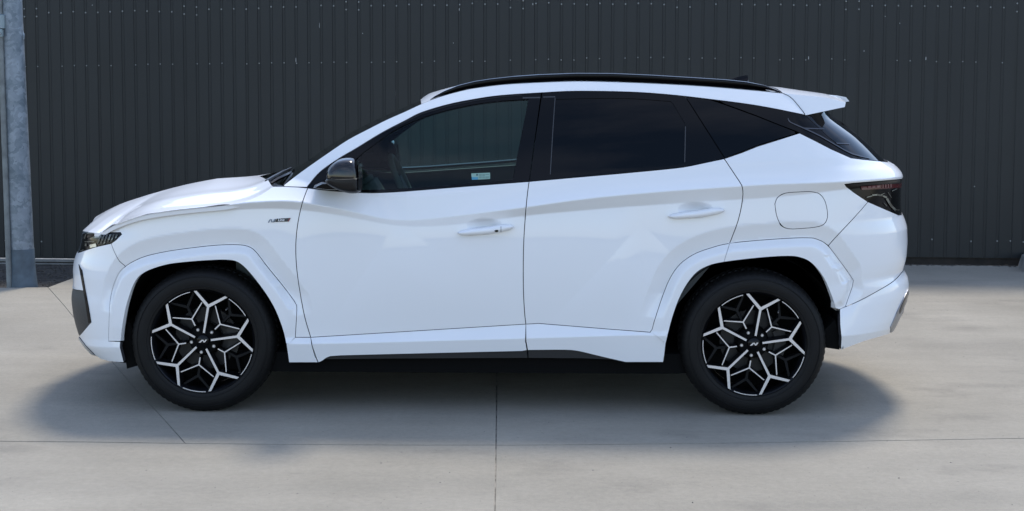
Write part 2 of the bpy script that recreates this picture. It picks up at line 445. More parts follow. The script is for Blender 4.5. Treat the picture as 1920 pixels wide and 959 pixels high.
# low metal edging rail along the left of the wall foot
zA = wl_local(60, 489)[1]
xa, xb = XL, wl_local(330, 489)[0]
eY = -0.22; eP = wl_local(60, 488.5)
eS = 1 + eY / (wall_y(-4.5) - CAM[1])                    # the edging stands a little in front of the sheets
zA = CAM[2] + (eP[1] - CAM[2]) * eS
box('garden_edging', ((xa + xb) / 2, eY, zA), (xb - xa, 0.05, 0.020), wall, KERBM, 0.003)
box('garden_edging', ((xa + xb) / 2, eY - 0.03, zA - 0.026), (xb - xa, 0.03, 0.012), wall, KERBM, 0.002)
box('garden_edging', ((xa + xb) / 2, eY + 0.004, zA - 0.06), (xb - xa, 0.03, 0.10), wall, TIMBER, 0.002)

# concrete block at the right edge
kb = at_z(1900, 507); 
kbx = at_z(1893, 500)[0]
zk = at_y(1905, 478, at_z(1900, 503)[1])[2]
yk = at_z(1900, 505)[1]
bm = bmesh.new()
vb = [(0, 0, -0.02), (1.6, 0, -0.02), (1.6, 0.5, -0.02), (0, 0.5, -0.02), (0.035, 0.03, zk), (1.6, 0.03, zk), (1.6, 0.47, zk), (0.035, 0.47, zk)]
vs = [bm.verts.new(v) for v in vb]
for f in [(3, 2, 1, 0), (4, 5, 6, 7), (0, 1, 5, 4), (1, 2, 6, 5), (2, 3, 7, 6), (3, 0, 4, 7)]: bm.faces.new([vs[i] for i in f])
bmesh.ops.bevel(bm, geom=list(bm.edges), offset=0.016, segments=3, affect='EDGES')
o = from_bm('concrete_block', bm, None, KERBM, 40); o.location = (kbx - 0.02, yk - 0.22, 0)
o.rotation_euler = (0, 0, math.radians(-14))
tag(o, 'weathered grey concrete block at the foot of the wall, right edge', 'block')

# ------------------------------------------------------------------ galvanised post with conduit
pb = at_z(45, 536)
post = empty('steel_post', tuple(pb), 'mottled galvanised steel post with conduit at the left edge', 'post')
yP = pb[1]
def pw(px, py): q = at_y(px, py, yP); return Vector((q[0] - pb[0], 0, q[2]))
cA = pw(40.5, 480); cB = pw(20.5, 0)
r0 = (pw(63.5, 480) - pw(18, 480)).length / 2; r1 = (pw(40.3, 0) - pw(0.5, 0)).length / 2
dr = (cB - cA) / (cB.z - cA.z)
ptz = lambda z: cA + dr * (z - cA.z)
rz = lambda z: r0 + (r1 - r0) * (z - cA.z) / (cB.z - cA.z)
zs = [0.17, 0.5, 1.0, 1.5, 2.0, 2.6, 3.4, 4.4]
def lathe_z(name, prof, parent, m, n=40, cen=ptz):
    V = []; F = []
    for (z, r) in prof:
        c0 = cen(z)
        for k in range(n):
            a = 2 * math.pi * k / n; V.append((c0.x + r * math.cos(a), c0.y + r * math.sin(a), z))
    for i in range(len(prof) - 1):
        for k in range(n):
            F.append((i * n + k, i * n + (k + 1) % n, (i + 1) * n + (k + 1) % n, (i + 1) * n + k))
    F.append(tuple(range(n))); F.append(tuple((len(prof) - 1) * n + k for k in range(n)))
    return mesh(name, V, F, parent, m, 40, True)
lathe_z('post_shaft', [(z, rz(z)) for z in zs], post, GALV)
lathe_z('base_sleeve', [(-0.10, rz(0) + 0.018), (0.0, rz(0) + 0.016), (0.05, rz(0) + 0.010), (0.16, rz(.16) + 0.004), (0.175, rz(.17) + 0.0035), (0.3, rz(.3) + 0.0030)], post, GALVB)
zb_ = pw(43, 68).z; cb_ = ptz(zb_) + Vector((rz(zb_) * 0.985, -rz(zb_) * 0.10, 0))
tube('weld_bump', [cb_ + Vector((0, 0, -0.04)), cb_ + Vector((0.004, 0, -0.02)), cb_ + Vector((0.005, 0, 0.015)), cb_ + Vector((0, 0, 0.035))], [0.004, 0.011, 0.011, 0.004], post, GALV, 10)
COND = mat('conduit_grey', (0.13, 0.145, 0.145), 0.6, noise=(14, 0.25)); CLMP = mat('clamp_zinc', (0.20, 0.25, 0.27), 0.45, 0.3)
cx = lambda z: ptz(z) + Vector((-rz(z) * 0.74, -rz(z) * 0.72 - 0.018, 0))
tube('conduit', [cx(-0.06) + Vector((0, 0.0, 0))] + [cx(z) for z in (0.5, 1.0, 1.5, 2.0, 2.6, 3.4)], 0.022, post, COND, 14)
zc = pw(5, 42).z
tube('clamp', [cx(zc) + Vector((0, 0, -0.06)), cx(zc) + Vector((0, 0, -0.05)), cx(zc) + Vector((0, 0, 0.05)), cx(zc) + Vector((0, 0, 0.06))], [0.026, 0.043, 0.043, 0.026], post, CLMP, 18)
bm = bmesh.new(); zc2 = pw(6, 63).z
box_bm(bm, cx(zc2) + Vector((0.0, -0.024, 0)), (0.062, 0.03, 0.062), 0.006)
from_bm('saddle', bm, post, CLMP, 40)
tube('bolt', [cx(zc2) + Vector((0.006, -0.035, -0.004)), cx(zc2) + Vector((0.006, -0.052, -0.004))], 0.013, post, STEEL, 6)

# ================================================================== the car
WM = 0.9325
WX, WR = 1.3775, 0.368                      # half wheelbase, wheel radius
car = empty('parked_car', (0, 0, 0), 'white five-door SUV parked side-on on the concrete, black roof rails, two-tone alloy wheels', 'car')

def smooth1(y, n):
    k = np.exp(-0.5 * (np.arange(-3 * n, 3 * n + 1) / n) ** 2); k /= k.sum()
    return np.convolve(np.pad(y, 3 * n, mode='edge'), k, mode='valid')

# ---- plan taper: the body side closes round to the centre line at both ends
XCF, XCR, NF, NR = -1.62, 1.50, 2.25, 2.5
KF = KR = 0.85
ZG = np.arange(0.10, 1.75, 0.004)
def end_point(th, tip, z, front, win):
    c = math.cos(th) if th < math.pi / 2 - 1e-9 else 0.0; s = math.sin(th)
    if front: X = XCF - (XCF - tip) * s ** (2 / NF); w = win * c ** (2 / NF)
    else: X = XCR + (tip - XCR) * s ** (2 / NR); w = win * c ** (2 / NR)
    return np.array([X, -w, z])
def calib(pts, front, wfun):
    zs_, ts_ = [], []
    for (px, py) in pts:
        y = -0.55
        for _ in range(4):
            z = at_y(px, py, y)[2]
            lo, hi = (-2.9, -1.7) if front else (1.55, 2.7)
            for it in range(30):
                tip = 0.5 * (lo + hi)
                best = None
                for th in np.linspace(0.3, 1.57, 50):
                    P = end_point(th, tip, z, front, wfun(z)); q = project(P)[0]
                    if best is None or (q < best[0] if front else q > best[0]): best = (q, P)
                if front:
                    if best[0] < px: lo = tip
                    else: hi = tip
                else:
                    if best[0] > px: hi = tip
                    else: lo = tip
            y = best[1][1]
        zs_.append(z); ts_.append(tip)
    o = np.argsort(zs_); return np.array(zs_)[o], np.array(ts_)[o]
FS = [(205, 676), (178, 664), (163, 649), (148, 630.5), (141, 608), (136, 586), (133.2, 562), (134, 548), (138, 535), (138, 520), (137.3, 505), (139, 492), (142, 481), (146, 472), (149, 463), (151.5, 452), (153, 443), (155, 432), (170, 417)]
RS_ = [(1640, 634), (1668, 626), (1690, 585), (1698, 562), (1702.5, 546), (1704, 533), (1702, 520), (1696, 511), (1693, 505), (1697, 494), (1700, 480), (1701.5, 455), (1700.5, 425), (1696, 411), (1691.5, 401), (1690.5, 380), (1691.5, 350), (1691.8, 334), (1690.5, 326), (1684, 317), (1675, 308.5), (1663, 303.5), (1648, 289), (1633, 274.5), (1608, 252), (1582, 234), (1560, 219.5), (1556, 213), (1553, 206), (1545, 190)]
wtop = lambda z: WM - 0.025 - 0.42 * max(0, z - 1.12)
zf_, tf_ = calib(FS, True, wtop)
zr_, tr_ = calib(RS_, False, wtop)
TF = smooth1(np.interp(ZG, zf_, tf_), 2); TR = smooth1(np.interp(ZG, zr_, tr_), 2)
tipf = lambda z: np.interp(z, ZG, TF); tipr = lambda z: np.interp(z, ZG, TR)

def sfac(s, z):
    """arc parameter s -> X and lateral factor"""
    s = np.asarray(s, float); z = np.asarray(z, float)
    thf = np.clip((XCF - s) / KF, 0, math.pi / 2); thr = np.clip((s - XCR) / KR, 0, math.pi / 2)
    X = np.where(s < XCF, XCF - (XCF - tipf(z)) * np.sin(thf) ** (2 / NF), np.where(s > XCR, XCR + (tipr(z) - XCR) * np.sin(thr) ** (2 / NR), s))
    f = np.where(s < XCF, np.cos(thf).clip(0, 1) ** (2 / NF), np.where(s > XCR, np.cos(thr).clip(0, 1) ** (2 / NR), 1.0))
    f = np.where((thf > 1.5705) | (thr > 1.5705), 0.0, f)
    return X, f
def s_of_X(X, z):
    uf = np.clip((XCF - X) / (XCF - tipf(z)), 0, 1); ur = np.clip((X - XCR) / (tipr(z) - XCR), 0, 1)
    return np.where(X < XCF, XCF - KF * np.arcsin(uf ** (NF / 2)), np.where(X > XCR, XCR + KR * np.arcsin(ur ** (NR / 2)), X))
SF_END, SR_END = XCF - KF * math.pi / 2, XCR + KR * math.pi / 2

# ---- feature lines (picture trace carried onto the body side) with their inset from full width
XG = np.arange(-2.75, 2.75, 0.01)
def feature(pts, sm=5):
    pts = sp(pts, 4)
    xs, zs, ins = [], [], []
    for (px, py, i_) in pts:
        w_ = WM - i_
        for _ in range(12):
            P = at_y(px, py, -w_)
            X, z = P[0], P[2]
            sf = s_of_X(np.array(X), np.array(z)); f = float(sfac(sf, z)[1])
            w_ = 0.5 * w_ + 0.5 * (WM - i_) * max(f, 0.35)
        xs.append(float(sf)); zs.append(z); ins.append(i_)
    o = np.argsort(xs); xs = np.array(xs)[o]; zs = np.array(zs)[o]; ins = np.array(ins)[o]
    Z = np.interp(XGS, xs, zs); I = np.interp(XGS, xs, ins)
    return smooth1(Z, sm), smooth1(I, sm)
XGS = np.arange(SF_END - 0.05, SR_END + 0.05, 0.01)
B0 = feature([(140, 674, .03), (231, 680, .03), (592, 681, .026), (979, 678, .030), (1244, 680, .026), (1576, 657, .03), (1690, 630, .03)])
B1 = feature([(140, 652, .006), (168, 649.5, .006), (224, 652, .006), (400, 648, .004), (542, 645, .004), (583, 645, .004), (979, 635, .004), (1180, 628.5, .006), (1240, 630, .007), (1400, 634, .006), (1577, 631, .004), (1673, 616, .004), (1720, 605, .004)], 3)
B2 = feature([(140, 634, .014), (204, 637, .014), (430, 634, .016), (553, 633, .022), (600, 632, .036), (979, 609.5, .040), (1010, 607.5, .040), (1060, 611, .038), (1150, 618, .030), (1220, 623, .016), (1320, 610, .012), (1500, 597, .020), (1576, 579, .034), (1608, 566, .036), (1649, 544, .036), (1676, 527, .034), (1692, 512, .034), (1720, 505, .034)], 3)
B4 = feature([(150, 450, .02), (203, 435, .032), (253, 417, .032), (329, 404, .034), (420, 394.5, .034), (500, 391, .034), (568, 394, .033), (640, 404, .024), (700, 416, .020), (750, 424, .020), (820, 424, .020), (900, 416, .021), (980, 405, .033), (1100, 394, .034), (1200, 386, .034), (1385, 374, .034), (1450, 370, .034), (1590, 354, .034), (1700, 340, .034)])
B5 = feature([(150, 440, .0), (190, 431, .0), (253, 408, .0), (287, 400.5, .0), (329, 394.5, .0), (420, 385.5, .0), (470, 380, .0), (540, 377, .0), (570, 380.5, .003), (640, 392.5, .012), (690, 404, .016), (735, 413, .018), (780, 413.5, .018), (830, 408.5, .016), (900, 400, .010), (980, 390, .003), (1100, 373, .0), (1240, 360, .0), (1385, 350, .0), (1450, 346, .0), (1590, 341, .0), (1692, 332, .0), (1720, 330, 0)])
DLO_T = sp([(576, 350), (600, 322.5), (635, 297.5), (665, 280), (715, 249.5), (760, 226), (790, 211), (840, 196), (890, 186), (940, 179), (1015, 174), (1080, 171), (1180, 172.5), (1255, 177.6), (1330, 186), (1400, 195), (1450, 203.5), (1495, 212.6)], 4)
def trace_up(pts, wz):
    xs, zs = [], []
    for p in pts:
        w_ = 0.75
        for _ in range(10):
            P = at_y(p[0], p[1], -w_); w_ = wz(P[0], P[2])
        xs.append(P[0]); zs.append(P[2])
    o = np.argsort(xs); return np.array(xs)[o], np.array(zs)[o]
def h_inset(h, X, k=1.0):
    h = np.maximum(h, 0)
    a = 0.12 * h + 0.040 * k * (1 - np.exp(-h / 0.068)) + 0.30 * np.maximum(0, h - 0.11) ** 1.25
    a = a + 0.12 * np.maximum(0, -0.35 - X) * np.clip(h / 0.10, 0, 1)
    return a
def w_green(X, z):
    return WM - float(h_inset(np.array(z - np.interp(X, XGS, B5[0])), np.array(X)))
dx_, dz_ = trace_up(DLO_T, w_green)
DZ = np.interp(XGS, dx_, dz_, left=dz_[0], right=dz_[-1])
DZ = np.where(XGS > dx_[-1], np.interp(XGS, [dx_[-1], dx_[-1] + 0.6], [dz_[-1], dz_[-1] + .0]), DZ)
pxl = lambda X, z: None

# front and rear wheel-arch seams and openings (picture traces)
F_SEAM = sp([(203.5, 640), (206.5, 565), (218, 522), (234, 501), (266, 483.5), (305, 473.5), (350, 466.5), (405, 460.5), (445, 459.5), (466, 463), (480, 473), (500, 499), (530, 536), (551, 564)], 4) + [(556, 573), (556.5, 582), (553.5, 633)]
F_OPEN = [(225, 655)] + sp([(226, 640), (230, 608), (238, 569), (253, 529), (272, 510.5), (310, 497), (350, 491.5), (400, 488), (430, 488), (448, 493), (467, 510), (493, 543), (512, 573), (524, 600), (534, 632), (542, 679)], 4)
R_SEAM = [(1219, 623.5), (1223, 618)] + sp([(1226, 606), (1241, 560), (1256, 523), (1275, 496), (1301, 477.5), (1331, 466), (1367, 457), (1425, 451), (1481, 447.3), (1512, 446.5), (1530, 448.5), (1551, 460), (1574, 489), (1593, 515)], 4) + [(1600, 526), (1598, 538), (1585, 575), (1577, 579)]
R_OPEN = [(1244, 679)] + sp([(1248, 645), (1260, 597.6), (1277, 552), (1301, 516), (1326, 499.5), (1358, 491.5), (1425, 483.5), (1476, 480.5), (1501, 483.3), (1523, 494.5), (1546, 524), (1564, 568), (1574.5, 609), (1577, 635), (1575, 656)], 4)

def segdist(X, z, L):
    d = np.full(X.shape, 9.0)
    for a, b in zip(L[:-1], L[1:]):
        ab = b - a; q = ab @ ab + 1e-12
        t = np.clip(((X - a[0]) * ab[0] + (z - a[1]) * ab[1]) / q, 0, 1)
        d = np.minimum(d, np.hypot(X - a[0] - t * ab[0], z - a[1] - t * ab[1]))
    return d
def sz_rough(pts, w_=0.91):
    out = []
    for p in pts:
        ww = w_
        for _ in range(10):
            P = at_y(p[0], p[1], -ww); s = s_of_X(np.array(P[0]), np.array(P[2])); f = float(sfac(s, P[2])[1]); ww = 0.5 * ww + 0.5 * w_ * max(f, .3)
        out.append(np.array([float(s), P[2]]))
    return out
FSL = sz_rough(F_SEAM); RSL = sz_rough(R_SEAM)
def seg(p, q): a = sz_rough([p, q]); return a[0], a[1]
VENT_F = [sz_rough(q) for q in ([(481, 487), (493, 488), (529, 530), (508, 531)], [(514, 537), (533, 538), (553, 573), (552, 580), (540, 580)])]
VENT_R = [sz_rough(q) for q in ([(1542, 479), (1559, 477), (1581, 499), (1558, 503)], [(1564, 506), (1583, 503), (1597, 526), (1596, 530), (1578, 534)])]
FAC = [(seg((738, 428), (612, 618)), 0.075, 0.16), (seg((1194, 430), (1030, 606)), 0.085, 0.17)]
DIMP = [(sz_rough([(908, 424)])[0], 0.088, 0.040), (sz_rough([(1305, 394)])[0], 0.088, 0.040)]

def inset(s, z, mode='body'):
    X = s
    b0, i0 = np.interp(s, XGS, B0[0]), np.interp(s, XGS, B0[1])
    b1, i1 = np.interp(s, XGS, B1[0]), np.interp(s, XGS, B1[1])
    b2, i2 = np.interp(s, XGS, B2[0]), np.interp(s, XGS, B2[1])
    b4, i4 = np.interp(s, XGS, B4[0]), np.interp(s, XGS, B4[1])
    b5, i5 = np.interp(s, XGS, B5[0]), np.interp(s, XGS, B5[1])
    t = np.clip((z - b2) / (b4 - b2), 0, 1)
    mid = i2 + (i4 - i2) * t - 0.016 * 4 * t * (1 - t) * np.clip((i2 - .01) / .02, 0.45, 1)
    lo = i1 + (i2 - i1) * np.clip((z - b1) / (b2 - b1), 0, 1)
    bo = i0 + (i1 - i0) * (z - b0) / (b1 - b0)
    up = i4 + (i5 - i4) * np.clip((z - b4) / (b5 - b4), 0, 1)
    h = z - b5
    top = i5 + h_inset(h, X, 1 - 0.9 * np.clip(i5 / 0.017, 0, 1))
    r = np.where(z < b1, bo, np.where(z < b2, lo, np.where(z < b4, mid, np.where(z < b5, up, top))))
    dz = np.interp(s, XGS, DZ)
    if mode == 'roofside': r = r + 0.22 * np.maximum(0, z - dz)
    else:
        for (a, b), amp, fall in FAC:
            ab = b - a; L = np.hypot(*ab); n = np.array([-ab[1], ab[0]]) / L; u = ab / L
            d = (s - a[0]) * n[0] + (z - a[1]) * n[1]; q = ((s - a[0]) * u[0] + (z - a[1]) * u[1]) / L
            fade = np.clip((q + 0.05) / 0.30, 0, 1) * np.clip((1.1 - q) / 0.3, 0, 1)
            dp_ = np.maximum(d, 0); r = r - amp * dp_ * np.exp(-dp_ / fall) * fade
        for c, rx, rzz in DIMP:
            q = ((s - c[0]) / rx) ** 2 + ((z - c[1]) / rzz) ** 2
            r = r + 0.024 * np.clip(1 - q, 0, 1) ** 1.2
    if mode == 'body':
        zmask = np.clip((z - 0.50) / 0.12, 0, 1)
        m1 = (s > FSL[0][0] - 0.35) & (s < FSL[-1][0] + 0.35); m2 = (s > RSL[0][0] - 0.35) & (s < RSL[-1][0] + 0.35)
        for m_, L in ((m1, FSL), (m2, RSL)):
            if m_.any():
                d = segdist(s[m_], z[m_], L[::2] + [L[-1]])
                r[m_] += 0.036 * np.clip(1 - d / 0.080, 0, 1) * zmask[m_]
    elif mode in ('flare_f', 'flare_r'):
        L = FSL if mode == 'flare_f' else RSL
        d = segdist(s, z, L)
        zmask = np.clip((z - 0.50) / 0.12, 0, 1)
        t = np.clip(d / 0.045, 0, 1); t = t * t * (3 - 2 * t)
        r = r + (0.032 * (1 - t)) * zmask - 0.009 * t * np.clip((z - 0.33) / 0.1, 0, 1)
        r = r + 0.05 * np.maximum(0, d - 0.06) * zmask
        for V_ in (VENT_F if mode == 'flare_f' else VENT_R):
            P_ = np.stack([s, z], -1); k_ = inside(P_, V_)
            if k_.any():
                t_ = np.clip(polydist(P_[k_], V_) / 0.011, 0, 1); r[k_] += 0.007 * t_ * t_ * (3 - 2 * t_)
    return r

def pos(s, z, mode='body'):
    s = np.asarray(s, float); z = np.asarray(z, float)
    if s.ndim == 0: return pos(s[None], z[None], mode)[0]
    X, f = sfac(s, z)
    return np.stack([X, -(WM - inset(s, z, mode)) * f, z], -1)
def nrm(s, z, mode='body', e=0.0035):
    s = np.asarray(s, float); z = np.asarray(z, float)
    s0 = np.clip(s - e, SF_END + 1e-3, None); s1 = np.clip(s + e, None, SR_END - 1e-3)
    a = pos(s1, z, mode) - pos(s0, z, mode); b = pos(s, z + e, mode) - pos(s, z - e, mode)
    n = np.cross(a, b); n /= np.linalg.norm(n, axis=-1, keepdims=True) + 1e-12
    return n

def hit(px, py, mode='body'):
    """picture point -> (s, z) on the body side"""
    ys = np.linspace(-1.0, 0.0, 400); d = ray(px, py)
    t = (ys - CAM[1]) / d[1]; P = CAM + d * t[:, None]
    s = s_of_X(P[:, 0], P[:, 2]); ok = (P[:, 0] > tipf(P[:, 2])) & (P[:, 0] < tipr(P[:, 2]))
    w_ = -pos(s, P[:, 2], mode)[:, 1]
    g = np.where(ok, w_ - np.abs(ys), -1 - np.abs(P[:, 0]))
    i = np.argmax(g > 0)
    if g[i] <= 0:
        # just outside the outline: take the point where the side turns out of view
        front = px < PPX; y_ = -0.5
        for _ in range(5):
            z_ = at_y(px, py, y_)[2]
            sv = np.linspace(XCF - 0.1, SF_END + 0.01, 90) if front else np.linspace(XCR + 0.1, SR_END - 0.01, 90)
            Q = pos(sv, np.full(90, z_), mode); q = project(Q)[:, 0]
            j = int(np.argmin(q) if front else np.argmax(q)); y_ = Q[j, 1]
        return np.array([sv[j], z_])
    if i == 0: return np.array([float(s[0]), P[0, 2]])
    f = g[i - 1] / (g[i - 1] - g[i]) if g[i - 1] > -1 else 1.0
    Pm = P[i - 1] + (P[i] - P[i - 1]) * f
    return np.array([float(s_of_X(Pm[0:1], Pm[2:3])[0]), Pm[2]])

def outline(poly, mode, step=7.0):
    """mixed list of picture points and ('c', s, z) surface points -> dense (s, z) outline"""
    out = []; n = len(poly)
    for i in range(n):
        a, b = poly[i], poly[(i + 1) % n]
        if len(a) == 2 and len(b) == 2:
            k = max(1, int(math.hypot(a[0] - b[0], a[1] - b[1]) / step))
            for j in range(k): out.append(hit(a[0] + (b[0] - a[0]) * j / k, a[1] + (b[1] - a[1]) * j / k, mode))
        else:
            A = hit(*a, mode) if len(a) == 2 else np.array(a[1:], float); B = hit(*b, mode) if len(b) == 2 else np.array(b[1:], float)
            k = max(1, int(np.hypot(*(A - B)) / 0.03))
            for j in range(k): out.append(A + (B - A) * j / k)
    # drop near-duplicates
    q = [out[0]]
    for p in out[1:]:
        if np.hypot(*(p - q[-1])) > 0.0012: q.append(p)
    if np.hypot(*(q[0] - q[-1])) < 0.0012: q.pop()
    return q

def inside(P, poly):
    x, y = P[:, 0], P[:, 1]; c = np.zeros(len(P), bool); n = len(poly)
    for i in range(n):
        a, b = poly[i], poly[i - 1]
        m = ((a[1] > y) != (b[1] > y)) & (x < (b[0] - a[0]) * (y - a[1]) / (b[1] - a[1] + 1e-15) + a[0])
        c ^= m
    return c
def polydist(P, poly):
    return segdist(P[:, 0], P[:, 1], list(poly) + [poly[0]])

def panel(name, poly, parent, m, mode='body', off=0.0, gap=0.0016, grid=0.012, rim=0.012, holes=(), pillow=None, mirror=True, rim_m=SEAM, step=7.0):
    O = inset2(outline(poly, mode, step), gap) if gap else outline(poly, mode, step)
    H = [inset2(outline(h, mode, step), -gap) if gap else outline(h, mode, step) for h in holes]
    lo = np.min(O, 0); hi = np.max(O, 0)
    gx = np.arange(lo[0] + grid / 2, hi[0], grid); gz = np.arange(lo[1] + grid / 2, hi[1], grid)
    G = np.array([(x + (grid / 2 if j % 2 else 0), z) for j, z in enumerate(gz) for x in gx]) if len(gx) and len(gz) else np.zeros((0, 2))
    if len(G):
        k = inside(G, O) & (polydist(G, O) > grid * 0.45)
        for h in H: k &= ~inside(G, h) & (polydist(G, h) > grid * 0.45)
        G = G[k]
    pts = list(O); edges = [(i, (i + 1) % len(O)) for i in range(len(O))]
    for h in H:
        b = len(pts); pts += list(h); edges += [(b + i, b + (i + 1) % len(h)) for i in range(len(h))]
    # rows of points along the body creases keep them crisp
    X_ = []
    cs_ = XGS[(XGS > lo[0]) & (XGS < hi[0])]
    for L_, dd in ((B5, (-.005, 0, .005)), (B4, (-.005, 0, .005)), (B1, (-.004, 0, .004))):
        for q in dd: X_.append(np.stack([cs_, np.interp(cs_, XGS, L_[0]) + q], -1))
    X_ = np.concatenate(X_) if len(cs_) else np.zeros((0, 2))
    if len(X_) and grid < 0.02:
        k = inside(X_, O) & (polydist(X_, O) > 0.003)
        for h in H: k &= ~inside(X_, h) & (polydist(X_, h) > 0.003)
        X_ = X_[k]
        if len(X_) and len(G):
            far = np.ones(len(G), bool)
            for L_, dd in ((B5, .010), (B4, .009), (B1, .009)): far &= np.abs(G[:, 1] - np.interp(G[:, 0], XGS, L_[0])) > dd
            G = G[far]
        pts += list(X_)
    pts += list(G)
    if H:
        V, E, F, ov, oe, of = delaunay_2d_cdt([Vector(p) for p in pts], edges, [], 0, 1e-6)
        C = np.array([np.mean([V[i] for i in f], 0) for f in F]); ok = inside(C, O)
        for h in H: ok &= ~inside(C, h)
        F = [f for f, q in zip(F, ok) if q]
    else:
        V, E, F, ov, oe, of = delaunay_2d_cdt([Vector(p) for p in pts], edges, [list(range(len(O)))], 1, 1e-6)
    P2 = np.array([(v[0], v[1]) for v in V]); F = [list(f) for f in F]
    P3 = pos(P2[:, 0], P2[:, 1], mode); N = nrm(P2[:, 0], P2[:, 1], mode)
    offs = np.full(len(P2), off)
    if pillow:
        hgt, rad = pillow
        d = polydist(P2, O); offs = off + hgt * np.sqrt(np.clip(1 - (1 - np.clip(d / rad, 0, 1)) ** 2, 0, 1))
    P3 = P3 + N * offs[:, None]
    res = []
    for side in ((0, 1) if mirror else (0,)):
        Pm = P3.copy(); Nm = N.copy(); Fm = [f[:] for f in F]
        if side: Pm[:, 1] *= -1; Nm[:, 1] *= -1
        # orient
        for f in Fm:
            a, b, c_ = Pm[f[0]], Pm[f[1]], Pm[f[2]]
            if np.cross(b - a, c_ - a) @ Nm[f[0]] < 0: f.reverse()
        verts = [tuple(p) for p in Pm]; mats = [0] * len(Fm)
        ed = {}
        for f in Fm:
            for i in range(len(f)):
                a, b = f[i], f[(i + 1) % len(f)]
                if (b, a) in ed: ed.pop((b, a))
                else: ed[(a, b)] = 1
        back = {}
        nf0 = len(Fm)
        if rim:
            for (a, b) in ed:
                for q in (a, b):
                    if q not in back:
                        back[q] = len(verts); verts.append(tuple(Pm[q] - Nm[q] * (rim + (offs[q] if pillow else 0))))
                Fm.append([b, a, back[a], back[b]]); mats.append(1)
        me = bpy.data.meshes.new(name); me.from_pydata(verts, [], Fm)
        me.materials.append(m); me.materials.append(rim_m or m)
        me.polygons.foreach_set('material_index', mats)
        me.polygons.foreach_set('use_smooth', [True] * len(Fm))
        me.update()
        if not pillow:
            ln = []
            fn = [p.normal.copy() for p in me.polygons]
            for i, f in enumerate(Fm):
                for v in f: ln.append(tuple(Nm[v]) if i < nf0 else tuple(fn[i]))
            me.normals_split_custom_set(ln)
        else:
            me.set_sharp_from_angle(angle=math.radians(60))
        par = parent[side] if isinstance(parent, (list, tuple)) else parent
        res.append(link(name, me, par))
    return res

# ------------------------------------------------------------------ seams
HOODS = sp([(190, 436.6), (203.5, 428), (220, 419.5), (253.6, 407.5), (287, 400.2), (329, 394.3), (380, 389), (420, 385.4), (445, 380.5), (465, 375.5), (490, 364.5), (512, 350)], 3)
FD_F = sp([(577, 353), (568, 377), (561, 405), (556, 438), (554.6, 470), (556.5, 505), (562, 545), (571, 593), (582.5, 633)], 3)
BSM = sp([(992, 340.8), (988, 372), (984, 420), (981.5, 470), (981.3, 540), (983.5, 585), (986, 608.3)], 3)
RSMa = [(1358, 298), (1374, 322)] + sp([(1386, 340), (1392, 352), (1392.3, 374), (1384, 414), (1368, 457)], 3)
BELT = [(577, 353), (615, 357.5), (650, 360.5)] + sp([(672, 361.5), (708, 361.8), (760, 359), (860, 351), (992, 340.8)], 3)
BELT2 = [(992, 340.8), (1060, 334.7), (1155, 326.5)] + sp([(1230, 319.5), (1280, 314), (1318, 306.5), (1358, 298)], 3)
BSEAM = sp([(208.5, 457), (212, 467), (217, 478), (224, 490), (235.5, 500)], 3)
DOORB = [(582.5, 633), (780, 621), (986, 608.3)]
DOORB2 = [(986, 608.3), (1010, 607), (1060, 611), (1140, 617.5), (1219, 623.5)]
RBSEAM = sp([(1627.5, 379), (1612, 397), (1590, 421), (1570, 442), (1553, 461)], 3)
LAMPB = [(1584, 346), (1587, 350.5), (1600, 360.5), (1627.5, 379), (1685, 404)]
TLT = [(1584, 346), (1600, 343.8), (1640, 340.8), (1690, 336.5)]
LOWS = sp([(1576.5, 579), (1608, 566), (1649, 544), (1676, 527), (1691, 511)], 3)
def cut(L, a, b):   # portion of a trace between two x positions
    return [p for p in L if min(a, b) <= p[0] <= max(a, b)]

zat = lambda px, py: hit(px, py)[1]
SFC = SF_END - 0.003; SRC = SR_END + 0.003
SF1 = XCF - KF * 1.15                      # where the corner gives way to the grille
iF = [i for i, p in enumerate(F_SEAM) if p[0] > 235.5][0]

fen = panel('front_fender', HOODS + [(532, 350), (560, 351.2)] + FD_F + [(553.5, 633)] + F_SEAM[iF:-1][::-1] + BSEAM[::-1][:-1] + [(208.5, 457), (217, 451), (228.3, 440), (226, 436.4)], car, PAINT, gap=0.0020, grid=0.010)
fd = panel('front_door', FD_F + DOORB[1:] + BSM[::-1][1:] + BELT[::-1][1:-1], car, PAINT, gap=0.0020, grid=0.008)
iR = [i for i, p in enumerate(R_SEAM) if p[0] >= 1367][0]
rd = panel('rear_door', BSM + DOORB2[1:] + R_SEAM[1:iR] + RSMa[::-1] + BELT2[::-1][1:-1], car, PAINT, gap=0.0020, grid=0.008)
iE = [i for i, p in enumerate(R_SEAM) if p[0] >= 1551][0]
FUEL = sp([(1453, 383), (1458, 371), (1472.5, 362.8), (1496, 360.6), (1520, 359.9), (1537.6, 365), (1547.6, 380), (1551.5, 403), (1547.6, 417.6), (1535, 425), (1506, 428.5), (1479, 429.2), (1465, 422.6), (1456.5, 405), (1453, 383)], 3)[:-1]
DPL = [(1499, 250), (1530, 265.5), (1558, 280), (1595, 296.5), (1618, 299.5), (1663, 304)]
qp = panel('quarter_panel', RSMa + [p for p in R_SEAM[iR:iE]] + [(1553, 461)] + RBSEAM[::-1][1:-1] + [(1627.5, 379), (1600, 360.5), (1587, 350.5), (1584, 346), (1600, 343.8), (1640, 340.8), (1690, 336.5), ('c', XCR + KR * 1.22, hit(1690, 336.5)[1]), ('c', XCR + KR * 1.22, hit(1663, 304)[1]), (1663, 304)] + DPL[::-1][1:] + [(1460, 262.5), (1420, 275), (1390, 287)], car, PAINT, gap=0.0020, holes=[FUEL])
panel('fuel_flap', FUEL, qp, PAINT, gap=0.0012)
